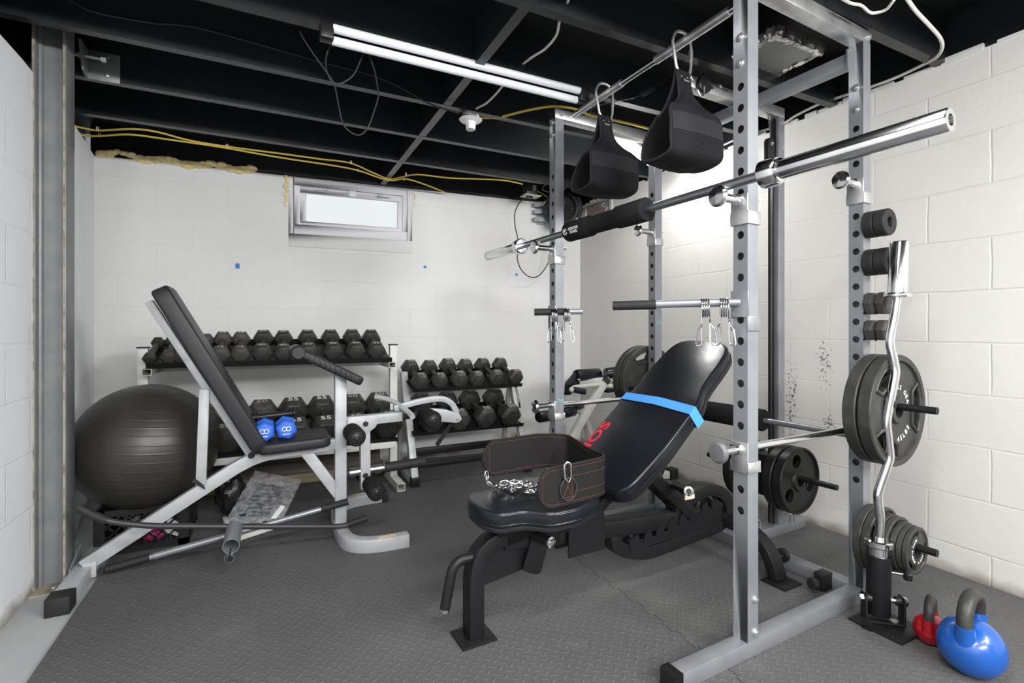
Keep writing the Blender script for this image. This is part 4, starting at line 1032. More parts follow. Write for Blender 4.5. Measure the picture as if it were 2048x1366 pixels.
def spring_clip(name, label, pos, axis, down, swing, group, r=.0285):
    pos = Vector(pos); ax = Vector(axis).normalized(); dn = (Vector(down) - ax * Vector(down).dot(ax)).normalized(); sd = ax.cross(dn)
    t = Thing(name, label, 'spring collar', pos, fr=R, group=group)
    coil = []; turns = 3.6; n = 70
    for i in range(n + 1):
        a = 2 * math.pi * turns * i / n
        coil.append(pos + ax * (-.012 + .024 * i / n) + dn * (r * math.cos(a)) + sd * (r * math.sin(a)))
    t.part('coil', MB().tube(coil, .0024, 8), 'chrome')
    for k, e in ((0, coil[0]), (1, coil[-1])):
        s = -1 if k else 1
        o = e - pos; o2 = sd * s
        f = pos + ax * (-.012 if k == 0 else .012)
        p0 = e; q1 = f + dn * (r * 1.05) + sd * s * .018; q2 = f + dn * .115 + sd * s * (.012 + swing)
        w = ax * (.022 if k else -.022)
        lp = fil([p0, f + dn * (r + .012) + sd * s * .026, q2, q2 + w * .9 + dn * .006, f + dn * .065 + sd * s * .020 + w * .55, f + dn * .05 + sd * s * .014], .012, 4)
        t.part('handle', MB().tube(lp, .0024, 8), 'chrome')
def clips():
    a, e = V(-.025, 0, 1.088), V(-.27, .30, 1.085); d = (e - a).normalized()
    spring_clip('spring_collar', 'wire spring collar on the near dip handle, closest to its upright', a + d * .045 + V(0, 0, -.0145), d, (0, 0, -1), .012, 'spring collars on the dip handles')
    spring_clip('spring_collar', 'wire spring collar on the near dip handle, second from the upright', a + d * .10 + V(0, 0, -.0145), d, (-.12, .05, -1), .02, 'spring collars on the dip handles')
    a, e = V(-.05, .765, 1.086), V(-.232, .868, 1.083); d = (e - a).normalized()
    spring_clip('spring_collar', 'wire spring collar on the far dip handle, hanging right', a + d * .07 + V(0, 0, -.0145), d, (.24, -.14, -1), .006, 'spring collars on the dip handles')
    spring_clip('spring_collar', 'wire spring collar on the far dip handle, hanging left', a + d * .125 + V(0, 0, -.0145), d, (-.24, .14, -1), .006, 'spring collars on the dip handles')
# ---------------------------------------------------------------- adjustable bench inside the rack, the belt on its seat
def pad_mb(outline, z0, z1, T, r=.014):
    return MB().prism(outline, z0, z1, T)
def smooth_poly(pts, r=.04, n=5):
    "round every corner of a closed outline"
    P = [Vector((*p, 0)) for p in pts]; out = []
    for i in range(len(P)):
        p, a, c = P[i], P[i - 1], P[(i + 1) % len(P)]
        d1 = min(r, (a - p).length * .45); d2 = min(r, (c - p).length * .45)
        s = p + (a - p).normalized() * d1; e = p + (c - p).normalized() * d2
        for k in range(n + 1):
            t = k / n; q = s * (1 - t) ** 2 + p * 2 * t * (1 - t) + e * t * t; out.append((q.x, q.y))
    return out
def bench():
    yc = .485
    t = Thing('weight_bench', 'black adjustable weight bench with inclined glossy back pad inside the power rack', 'weight bench', (-.10, yc, 0), fr=R)
    yn = V(0, 1, 0)
    t.part('front_post', MB().rect(fil([(-.705, yc, .008), (-.705, yc, .295), (-.52, yc, .318), (-.38, yc, .272)], .12, 8), .062, .052, n=(0, 1, 0)), 'black', bevel=.004)
    t.part('main_beam', MB().rect([(-.60, yc, .302), (-.10, yc, .247), (.44, yc, .212)], .062, .062, n=(0, 1, 0)), 'black', bevel=.004)
    t.part('front_foot_plate', MB().bb((-.765, yc - .055, 0), (-.645, yc + .055, .008)), 'black', bevel=.002)
    Tn = basis((0, yc - .012, 0), (1, 0, 0), (0, 0, 1))
    t.part('gusset_plate', MB().prism([(-.70, .165), (-.48, .192), (-.46, .22), (-.44, .29), (-.60, .30), (-.70, .25)], -.004, .004, Tn), 'black')
    h = t.part('front_handle', MB().tube(fil([(-.70, yc, .262), (-.775, yc, .262), (-.806, yc, .112)], .045, 7), .0165, 16), 'black')
    t.part('handle_end', MB().lathe([(0, .012), (.010, .010), (.0165, .004), (.0168, -.006)], (-.8055, yc, .114), (-.2, 0, -1), 18), 'chrome', h)
    # pivot handle and lever plate under the seat
    k = t.part('pivot_handle', MB().cyl((-.50, yc - .03, .306), (-.487, yc - .125, .312), .0175, 18), 'black')
    t.part('handle_end', MB().lathe([(0, .010), (.008, .010), (.010, .007), (.018, .006), (.018, -.004)], (-.487, yc - .125, .312), (.13, -1, .06), 20), 'chrome', k)
    t.part('lever_plate', MB().prism(smooth_poly([(-.545, .195), (-.475, .165), (-.425, .31), (-.49, .345)], .02, 3), -.004, .004, basis((0, yc - .040, 0), (1, 0, 0), (0, 0, 1))), 'black', bevel=.0015)
    # seat
    c0 = .475
    half = [(-.705, .055), (-.677, .118), (-.60, .122), (-.565, .150), (-.53, .188), (-.41, .188), (-.35, .155), (-.285, .13)]
    out = [(x, c0 - w) for x, w in half] + [(x, c0 + w) for x, w in half[::-1]]
    s = t.part('seat_pad', MB().prism(smooth_poly(out, .03, 4), .384, .437), 'vinyl', bevel=.009, seg=3)
    for z_ in (.4275, .397): t.part('piping', MB().tube([(x, y, z_) for x, y in smooth_poly([(x, c0 + (y - c0) * 1.004) for x, y in out], .03, 4)], .0022, 6, closed=True), 'vinyl', s)
    t.part('seat_base', MB().prism(smooth_poly([(x, c0 + (y - c0) * .97) for x, y in out], .035, 4), .372, .3875), 'plastic', s, bevel=.002)
    t.part('seat_frame', MB().add([(-.66, c0 - .07, .372), (-.36, c0 - .12, .372), (-.36, c0 + .12, .372), (-.66, c0 + .07, .372), (-.63, c0 - .035, .325), (-.36, c0 - .035, .29), (-.36, c0 + .035, .29), (-.63, c0 + .035, .325)],
        [(0, 1, 2, 3), (7, 6, 5, 4), (0, 4, 5, 1), (1, 5, 6, 2), (2, 6, 7, 3), (3, 7, 4, 0)]), 'black')
    br = MB()
    for sy in (-.045, .040): br.prism([(-.36, .20), (-.20, .20), (-.20, .33), (-.26, .40), (-.30, .42), (-.36, .38)], 0, .006, basis((0, yc + sy, 0), (1, 0, 0), (0, 0, 1)))
    t.part('seat_bracket', br, 'black')
    bl = MB(); bolt(bl, (-.285, yc - .051, .405), (0, -1, 0), .011, .012); t.part('bolt', bl, 'chrome')
    # back pad on its incline
    o = V(-.27, 0, .41); d = V(.69, 0, .53).normalized()
    T = basis(o, d, (0, 1, 0))                       # x along the pad, y across, z out of the face
    if T.to_3x3()[2][2] < 0: T = basis(o, d, (0, -1, 0))
    near = [(.035, .385), (.07, .300), (.25, .287), (.46, .302), (.53, .306), (.585, .334), (.65, .346), (.76, .352), (.845, .368), (.895, .43)]
    far = [(.908, .635), (.86, .688), (.72, .694), (.66, .690), (.58, .672), (.50, .692), (.40, .688), (.25, .684), (.12, .665), (.04, .60)]
    out = smooth_poly(near + far, .06, 4)
    p = t.part('back_pad', MB().prism(out, -.052, .0, T), 'vinyl', bevel=.010, seg=3)
    for z_ in (-.0095, -.040): t.part('piping', MB().tube([T @ V(a, b, z_) for a, b in out], .0022, 6, closed=True), 'vinyl', p)
    t.part('back_board', MB().prism([(a * .995 + .003, .49 + (b - .49) * .975) for a, b in out], -.064, -.0485, T), 'plastic', p, bevel=.002)
    # red lettering, reading up the far edge
    tm = text_mb('ETHOS', .066, T @ Matrix.Translation((.182, .645, .0006)) @ Matrix.Rotation(0, 4, 'Z'), .0004, 1.5, .0014)
    t.part('lettering', tm, 'red', p)
    sp = MB(); 
    for yy in (yc - .03, yc + .06): sp.beam(T @ V(.0, yy, -.085), T @ V(.62, yy, -.085), .03, .04, n=(0, 1, 0))
    t.part('back_support', sp, 'black', bevel=.003)
    # prop and handle
    st = MB()
    for yy in (yc - .035, yc + .045): st.beam((.0, yy, .475), (.305, yy, .215), .008, .05, n=(0, 1, 0))
    t.part('prop_arm', st, 'black', bevel=.001)
    q = t.part('prop_handle', MB().cyl((.185, yc - .03, .372), (.092, .305, .403), .0175, 18), 'black')
    t.part('handle_end', MB().lathe([(0, .010), (.008, .010), (.010, .007), (.018, .006), (.018, -.004)], (.092, .305, .403), V(-.093, -.15, .031), 20), 'chrome', q)
    t.part('prop_tag', MB().box((.16, .36, .355), (.05, .006, .018)), 'label')
    # notched ladder in its bent-tube loop
    lp = fil([(-.125, yc, .225), (-.12, yc, .175), (-.03, yc, .138), (.05, yc, .122), (.48, yc, .150), (.54, yc, .19), (.50, yc, .285), (.40, yc, .322), (.30, yc, .305), (.20, yc, .25)], .07, 5)
    t.part('ladder_loop', MB().rect(lp, .062, .05, n=(0, 1, 0)), 'black', bevel=.004)
    top = []
    for i in range(7):
        x = -.02 + .065 * i; zz = .212 + .010 * i
        top += [(x, zz), (x + .008, zz - .034), (x + .028, zz - .036), (x + .034, zz - .004), (x + .05, zz + .008)]
    poly = [(-.06, .155), (.45, .165)] + [(.47, .25)] + top[::-1] + [(-.07, .20)]
    for yy in (-.031, .027):
        t.part('ladder_plate', MB().prism(poly, 0, .005, basis((0, yc + yy, 0), (1, 0, 0), (0, 0, 1))), 'black')
    # splayed rear legs
    for s in (-1, 1):
        t.part('rear_leg', MB().rect(fil([(.51, yc, .165), (.51, yc + s * .13, .165), (.51, yc + s * .225, .115), (.51, yc + s * .262, .008)], .11, 8), .065, .04, n=(1, 0, 0)), 'black', bevel=.004)
        t.part('rear_foot_plate', MB().bb((.455, yc + s * .27 - .055, 0), (.565, yc + s * .27 + .045, .008)), 'black', bevel=.002)
        wl = t.part('transport_wheel', MB().cyl((.575, yc + s * .23, .075), (.60, yc + s * .23, .075), .028, 20), 'plastic', bevel=.004)
        t.part('axle_bolt', MB().cyl((.545, yc + s * .23, .075), (.62, yc + s * .23, .075), .008, 8), 'chrome', wl)
    # blue loop band round the back pad
    zz0, zz1 = -.068, .0045; a0, a1 = .465, .505
    ring = fil([T @ V(a0 + .012, .298, zz1), T @ V(a0 + .03, .49, zz1 + .002), T @ V(a0 + .03, .698, zz1), T @ V(a0 + .03, .699, zz0), T @ V(a0 + .012, .296, zz0)], .012, 3)
    ring = ring[1:] if False else ring
    mb = MB(); n = len(ring); vs = []; fs = []
    for v in ring:
        vs += [v - d * .021, v + d * .021]
    for i in range(n):
        j = (i + 1) % n; fs.append((2 * i, 2 * i + 1, 2 * j + 1, 2 * j))
    inner = []
    cen = sum(ring, Vector()) / n
    mid = T @ V(a0 + .02, .497, (zz0 + zz1) / 2)
    for v in ring:
        w = v - mid; w2 = w - d * w.dot(d); k = 1 - .0035 / max(.02, w2.length)
        q2 = mid + d * w.dot(d) + w2 * k; inner += [q2 - d * .021, q2 + d * .021]
    vs += inner; K = 2 * n
    for i in range(n):
        j = (i + 1) % n
        fs.append((K + 2 * i, K + 2 * j, K + 2 * j + 1, K + 2 * i + 1)); fs.append((2 * i, 2 * j, K + 2 * j, K + 2 * i)); fs.append((2 * i + 1, K + 2 * i + 1, K + 2 * j + 1, 2 * j + 1))
    tb = Thing('resistance_band', 'light blue rubber loop band round the black back pad', 'resistance band', T @ V(.48, .5, 0), fr=R)
    tb.part('loop', mb.add(vs, fs), 'band')
    belt(c0)
def belt(c0):
    "leather dip belt standing open on the seat, chain heaped inside"
    z0 = .437; Hh = .125
    t = Thing('dip_belt', 'black leather dip belt with rust stitching and a heaped chain, open on the bench seat', 'dip belt', (-.40, .48, z0), fr=R)
    plan = spline([(-.560, .318, 0), (-.50, .318, 0), (-.40, .325, 0), (-.305, .338, 0), (-.262, .365, 0), (-.25, .44, 0), (-.225, .60, 0), (-.235, .645, 0), (-.29, .655, 0), (-.40, .648, 0), (-.50, .64, 0), (-.60, .630, 0)], 8)
    # arc length
    S = [0]
    for a, b in zip(plan, plan[1:]): S.append(S[-1] + (b - a).length)
    L = S[-1]; th = .007
    def hgt(s):
        e = min(s, L - s); r = .055
        if e < r: return max(.16, math.sqrt(max(0, 1 - (1 - e / r) ** 2)))
        return 1.
    def tilt(s): return .0
    vs = []; fs = []; nv = 9; N = len(plan)
    def pt(i, v, off):
        p = plan[i]; tg = (plan[min(i + 1, N - 1)] - plan[max(i - 1, 0)]).normalized(); nn = V(tg.y, -tg.x, 0)
        f = S[i] / L; zc = z0 + Hh / 2 + (.010 + .03 * max(0, f - .45) if f > .3 else .003 + .0 * f)
        zc = z0 + Hh / 2 + .004 + .030 * max(0, min(1, (f - .45) / .3)) * 1.0
        k = hgt(S[i]); lean = (v) * .0
        return p + nn * off + V(0, 0, zc + v * Hh / 2 * k)
    for off in (th / 2, -th / 2):
        for i in range(N):
            for j in range(nv): vs.append(pt(i, -1 + 2 * j / (nv - 1), off))
    K = N * nv
    for i in range(N - 1):
        for j in range(nv - 1):
            a = i * nv + j; fs += [(a, a + nv, a + nv + 1, a + 1), (K + a, K + a + 1, K + a + nv + 1, K + a + nv)]
        for j in (0, nv - 1):
            a = i * nv + j; fs.append((a, K + a, K + a + nv, a + nv))
    for i in (0, N - 1):
        for j in range(nv - 1):
            a = i * nv + j; fs.append((a, a + 1, K + a + 1, K + a))
    b = t.part('belt_body', MB().add(vs, fs), 'leather', sharp=50)
    # edge binding
    e = [pt(i, 1, 0) for i in range(N)] + [pt(i, -1, 0) for i in range(N - 1, -1, -1)]
    t.part('binding', MB().tube(e, .0052, 8, closed=True), 'leather', b)
    # stitching lines: outside face of the near flap, inside face of the far panel
    def line(v, off, i0, i1): return [pt(i, v, off) for i in range(i0, i1)]
    for v in (.42, -.42): t.part('stitch_line', MB().tube(line(v, th / 2 + .0006, 14, 36), .0006, 5), 'stitch', b)
    lo = [pt(i, .88, th / 2 + .0006) for i in range(36, 1, -1)] + [pt(i, -.88, th / 2 + .0006) for i in range(2, 36)]
    t.part('stitch_line', MB().tube(lo, .0006, 5), 'stitch', b)
    li = [pt(i, .88, -th / 2 - .0006) for i in range(40, N - 2)] + [pt(i, -.88, -th / 2 - .0006) for i in range(N - 3, 40, -1)]
    t.part('stitch_line', MB().tube(li, .0006, 5), 'stitch', b)
    # leather tab, D-ring and carabiner on the near flap
    q = pt(13, -.05, th / 2 + .003)
    T = basis(q, (1, 0, 0), (0, 0, 1))
    t.part('tab', MB().prism(smooth_poly([(-.045, -.045), (.0, -.05), (.012, .04), (-.03, .04)], .01, 3), -.002, .003, T), 'leather', b)
    sx = MB()
    for u, w in (((-.03, -.03), (.0, .03)), ((.0, -.03), (-.025, .03)), ((-.035, -.035), (.004, -.035)), ((.004, -.035), (.006, .032))): sx.tube([T @ V(u[0], u[1], .0036), T @ V(w[0], w[1], .0036)], .0009, 5)
    t.part('stitch_line', sx, 'stitch', b)
    t.part('d_ring', MB().tube([T @ V(-.012 + .032 * math.cos(a * .2618), -.008 + .036 * math.sin(a * .2618), .006) for a in range(24)], .0022, 8, closed=True), 'dark_pl', b)
    cc = fil([T @ V(-.030, .03, .010), T @ V(-.034, .072, .012), T @ V(-.024, .082, .010), T @ V(-.008, .076, .012), T @ V(-.006, .030, .011), T @ V(-.016, .016, .010)], .01, 3)
    t.part('carabiner', MB().tube(cc, .0032, 8, closed=True), 'chrome', b)
    # chain heap: links one after another along a folded path
    path = spline([(-.60, .60, z0 + .055), (-.597, .595, z0 + .02), (-.57, .56, z0 + .008), (-.53, .55, z0 + .008), (-.55, .50, z0 + .009), (-.50, .53, z0 + .016), (-.46, .49, z0 + .008), (-.52, .47, z0 + .009), (-.47, .45, z0 + .014), (-.42, .48, z0 + .008), (-.45, .42, z0 + .008), (-.40, .42, z0 + .012), (-.36, .45, z0 + .008), (-.38, .39, z0 + .008), (-.33, .40, z0 + .010), (-.36, .43, z0 + .022), (-.42, .45, z0 + .024), (-.48, .47, z0 + .026), (-.54, .52, z0 + .024), (-.57, .545, z0 + .028), (-.52, .52, z0 + .032), (-.47, .50, z0 + .026)], 20)
    mb = MB(); rg = random.Random(5); acc = 0; k = 0; last = path[0]
    for a, b_ in zip(path, path[1:]):
        acc += (b_ - a).length
        if acc > .0165:
            dn = (b_ - last).normalized(); up = V(0, 0, 1); sd = dn.cross(up).normalized(); 
            w = (sd if k % 2 == 0 else (up + sd * rg.uniform(-.5, .5)).normalized()); c = (b_ + last) / 2 + V(0, 0, .002)
            lk = []
            for i in range(14):
                g = 2 * math.pi * i / 14; lk.append(c + dn * (.0145 * math.cos(g)) + w * (.0078 * math.sin(g)))
            mb.tube(lk, .0025, 6, closed=True); acc = 0; k += 1; last = b_
    t.part('chain', mb, 'chrome')
# ---------------------------------------------------------------- grey leg-curl bench, ball, crate, bars on the left
def left_side():
    y = 2.60
    N = (0, 1, 0)
    t = Thing('leg_curl_bench', 'light grey steel exercise bench with upright black back pad and leg curl rollers', 'exercise bench', (-.1, y, 0))
    fr_ = t.part('main_tube', MB().rect(fil([(-.66, y, .045), (-.085, y, .400), (.01, y, .430), (.312, y, .444)], .07, 5), .05, .055, n=N), 'bench_grey', bevel=.004)
    rf = t.part('rear_foot', MB().bb((-.692, 2.34, -.012), (-.630, 2.84, .048)), 'bench_grey', bevel=.003)
    t.part('end_cap', MB().bb((-.697, 2.30, -.012), (-.625, 2.375, .053)), 'rubber', rf, bevel=.004)
    t.part('weld_bracket', MB().bb((-.66, 2.57, .0), (-.615, 2.63, .062)), 'bench_grey', bevel=.002)
    b = MB(); bolt(b, (-.600, 2.575, .022), (.4, -1, 0), .009, .012); t.part('bolt', b, 'rubber')
    # back rest
    t.part('back_frame', MB().beam((-.052, y, .418), (-.442, y, 1.125), .05, .03, n=N), 'bench_grey', bevel=.003)
    a, e = V(-.020, 2.585, .455), V(-.405, 2.585, 1.175); d = (e - a).normalized()
    T = basis(a, d, N); zz = T.to_3x3() @ V(0, 0, 1)
    if zz.x < 0: T = basis(a, d, (0, -1, 0))
    L = (e - a).length
    out = smooth_poly([(0, -.125), (L * .7, -.125), (L - .02, -.115), (L, -.09), (L, .09), (L - .02, .115), (L * .7, .125), (0, .125)], .05, 4)
    t.part('back_pad', MB().prism(out, -.022, .045, T), 'vinyl_grain', bevel=.016, seg=4)
    for p in ((-.055, 2.573, .432), (-.235, 2.583, .748)): bb_ = MB(); bolt(bb_, p, (0, -1, 0), .011, .006); t.part('bolt', bb_, 'rubber')
    t.part('prop', MB().rect([(-.238, 2.58, .745), (-.252, 2.58, .325)], .03, .04, n=N), 'bench_grey', bevel=.003)
    t.part('prop_foot', MB().add([(-.285, 2.56, .345), (-.235, 2.56, .305), (-.245, 2.56, .33), (-.275, 2.56, .36), (-.285, 2.60, .345), (-.235, 2.60, .305), (-.245, 2.60, .33), (-.275, 2.60, .36)],
        [(0, 1, 2, 3), (7, 6, 5, 4), (0, 4, 5, 1), (1, 5, 6, 2), (2, 6, 7, 3), (3, 7, 4, 0)]), 'rubber')
    Ts = basis((-.03, y - .015, .462), (.312, 0, .012), N)
    if (Ts.to_3x3() @ V(0, 0, 1)).z < 0: Ts = basis((-.03, y - .015, .462), (.312, 0, .012), (0, -1, 0))
    t.part('seat_pad', MB().prism(smooth_poly([(0, -.13), (.31, -.13), (.31, .13), (0, .13)], .05, 5), -.014, .036, Ts), 'vinyl_grain', bevel=.015, seg=4)
    # front post, curved foot, brace
    t.part('front_post', MB().bb((.308, y - .027, .045), (.362, y + .027, .80)), 'bench_grey', bevel=.003)
    ft = t.part('front_foot', MB().rect(fil([(.60, 2.305, .030), (.43, 2.31, .030), (.335, 2.38, .030), (.325, 2.60, .030), (.345, 2.88, .030), (.44, 2.965, .030), (.615, 2.975, .030)], .13, 8), .055, .06, n=(0, 0, 1)) if False else
                MB().sweep([(-.03, -.027), (.03, -.027), (.03, .027), (-.03, .027)], fil([(.60, 2.305, .030), (.43, 2.31, .030), (.335, 2.38, .030), (.325, 2.60, .030), (.345, 2.88, .030), (.44, 2.965, .030), (.615, 2.975, .030)], .13, 8), (0, 0, 1)), 'bench_grey', bevel=.004)
    t.part('sticker', MB().bb((.46, 2.293, .0595), (.54, 2.318, .0605)), 'label', ft)
    t.part('sticker', MB().bb((.47, 2.962, .0595), (.55, 2.985, .0605)), 'label', ft)
    t.part('end_cap', MB().bb((.612, 2.943, .0), (.65, 3.003, .062)), 'rubber', ft, bevel=.004)
    t.part('brace', MB().beam((.17, y, .43), (.325, y, .195), .045, .05, n=N), 'bench_grey', bevel=.003)
    # arm pad on top of the post
    a, e = V(.155, 2.60, .895), V(.425, 2.60, .752); d = (e - a).normalized(); T = basis(a, d, N)
    if (T.to_3x3() @ V(0, 0, 1)).z < 0: T = basis(a, d, (0, -1, 0))
    L = (e - a).length
    pp = t.part('arm_pad', MB().prism(smooth_poly([(-.01, -.13), (L, -.13), (L, .13), (-.01, .13)], .03, 4), -.022, .022, T), 'vinyl_grain', bevel=.014, seg=4)
    t.part('pad_roll', MB().lathe([(0, 0), (.026, .0), (.034, .008), (.034, .252), (.026, .26), (0, .26)], T @ V(-.018, -.13, -.004), N if T.to_3x3()[1][1] > 0 else (0, -1, 0), 24), 'vinyl_grain', pp)
    rg = random.Random(2); cr = MB()
    for i in range(9):
        u = .02 + .026 * i
        cr.tube([T @ V(u, -.131, .018), T @ V(u + .014, -.1335, .0), T @ V(u + .03, -.131, -.018)], .0022, 5)
    t.part('gather', cr, 'vinyl_grain', pp)
    # leg-curl arm
    t.part('top_arm', MB().beam((.362, y, .548), (.64, y, .556), .05, .048, n=N), 'bench_grey', bevel=.003)
    t.part('pivot_plate', MB().prism(smooth_poly([(.365, .470), (.43, .470), (.505, .515), (.52, .575), (.365, .575)], .02, 4), -.003, .003, basis((0, 2.570, 0), (1, 0, 0), (0, 0, 1))), 'bench_grey', bevel=.001)
    for p in ((.452, 2.565, .535), (.452, 2.572, .275)): bb_ = MB(); bolt(bb_, p, (0, -1, 0), .010, .006); t.part('bolt', bb_, 'rubber')
    t.part('curl_arm', MB().beam((.452, y, .54), (.455, y, .205), .05, .048, n=N), 'bench_grey', bevel=.003)
    def roller(x, z, nm='roller'):
        for s, nn in ((-1, 'leg_roller'), (1, 'leg_roller')):
            r = t.part(nn, MB().lathe([(.0, 0), (.038, .0), (.0435, .008), (.0435, .145), (.038, .153), (0, .153)], (x, y + s * .032, z), (0, s, 0), 28), 'foam')
            t.part('roller_cap', MB().lathe([(0, .006), (.006, .0075), (.012, .005), (.027, .004), (.030, 0)], (x, y + s * .185, z), (0, s, 0), 24), 'plastic', r)
        t.part('axle', MB().cyl((x, y - .18, z), (x, y + .18, z), .010, 12), 'steel')
    roller(.385, .502); roller(.478, .232); roller(.757, .555)
    t.part('roller_arm', MB().beam((.64, y, .552), (.80, y, .556), .03, .03, n=N), 'black', bevel=.002)
    # weight sleeve
    ws = t.part('weight_sleeve', MB().cyl((.375, y, .290), (.545, y, .297), .019, 20), 'steel')
    t.part('flange', MB().lathe([(0.019, .003), (.040, .002), (.042, 0), (.040, -.002), (.019, -.003)], (.545, y, .297), (1, 0, .03), 28), 'chrome', ws)
    t.part('grip', MB().lathe([(.0, 0), (.0235, 0), (.0245, .006), (.0245, .205), (.022, .216), (.012, .222), (0, .223)], (.549, y, .297), (1, 0, .025), 24), 'rubber', ws)
    t.part('sleeve_end', MB().cyl((.350, y, .289), (.378, y, .290), .022, 16), 'rubber', ws)
    # preacher curl handle and the curved catch
    t.part('curl_handle', MB().tube(fil([(.53, 2.72, .648), (.60, 2.66, .635), (.66, 2.52, .585), (.665, 2.47, .568)], .05, 6), .0135, 14), 'rack_grey')
    t.part('curved_catch', MB().rect(fil([(.60, y, .598), (.72, y, .625), (.86, y, .64), (.925, y, .60), (.945, y, .535)], .07, 6), .03, .03, n=N), 'bench_grey', bevel=.003)
    t.part('catch_plate', MB().prism(smooth_poly([(.76, .565), (.80, .585), (.88, .575), (.955, .545), (.972, .515), (.945, .497), (.74, .53)], .014, 4), -.02, .02, basis((0, y, 0), (1, 0, 0), (0, 0, 1))), 'bench_grey', bevel=.002)
    bb_ = MB(); bolt(bb_, (.945, y - .021, .517), (0, -1, 0), .007, .005); t.part('bolt', bb_, 'steel')
    t.part('pull_strap', MB().prism(smooth_poly([(-.012, 0), (.012, 0), (.010, .135), (-.008, .135)], .008, 4), -.002, .002, basis((.828, y - .01, .385), V(.8, 0, -.6), V(.6, 0, .8))), 'black')
    # blue dumbbells and a small black bar on the seat
    for k, (x, lab) in enumerate(((-.002, 'blue hexagonal hand weight against the back pad on the grey bench seat'), (.088, 'blue hexagonal hand weight nearer the front of the grey bench seat'))):
        w = Thing('hand_weight', lab, 'dumbbell', (x, 2.56, .500 + .003 * k), group='blue hand weights on the bench seat'); z = .547 + .004 * k
        for s in (-1, 1):
            mb = MB(); yy = 2.57 + s * .055
            Tq = Matrix.Translation((x, yy, z)) @ Matrix.Rotation(rad(28 if k == 0 else 14), 4, 'Y')
            mb.lathe([(.0, -.026), (.036, -.026), (.0465, -.015), (.0465, .015), (.036, .026), (0, .026)], (0, 0, 0), (0, 1, 0), 6, T=Tq, u0=(1, 0, 0))
            hd = w.part('head', mb, 'nblue', bevel=.004)
            if s < 0:
                em = MB()
                for dx in (-.0085, .0085): em.tube([V(x + dx + .0095 * math.cos(a * .4), yy - .0268, z + .004 + .0095 * math.sin(a * .4)) for a in range(16)], .0017, 5, closed=True)
                w.part('emblem', em, 'print', hd)
                tx = text_mb('fitness', .012, basis((x, yy - .0264, z - .018), (1, 0, .12), (0, 0, 1)), .0004)
                w.part('lettering', tx, 'print', hd)
        w.part('handle', MB().cyl((x, 2.53, z), (x, 2.61, z), .014, 16), 'nblue')
    w = Thing('grip_bar', 'short black bar with flanged ends lying behind the two blue hand weights', 'bar', (.04, 2.66, .505))
    zb = .598
    w.part('bar', MB().cyl((-.045, 2.635, zb - .004), (.125, 2.635, zb + .006), .014, 16), 'plastic')
    for x, zz in ((-.045, zb - .004), (-.030, zb - .003), (.112, zb + .005), (.127, zb + .006)):
        w.part('flange', MB().lathe([(0, .004), (.026, .004), (.029, .002), (.029, -.002), (.026, -.004), (0, -.004)], (x, 2.635, zz), (1, 0, .06), 24), 'plastic')
    ball(); bars(); bag()
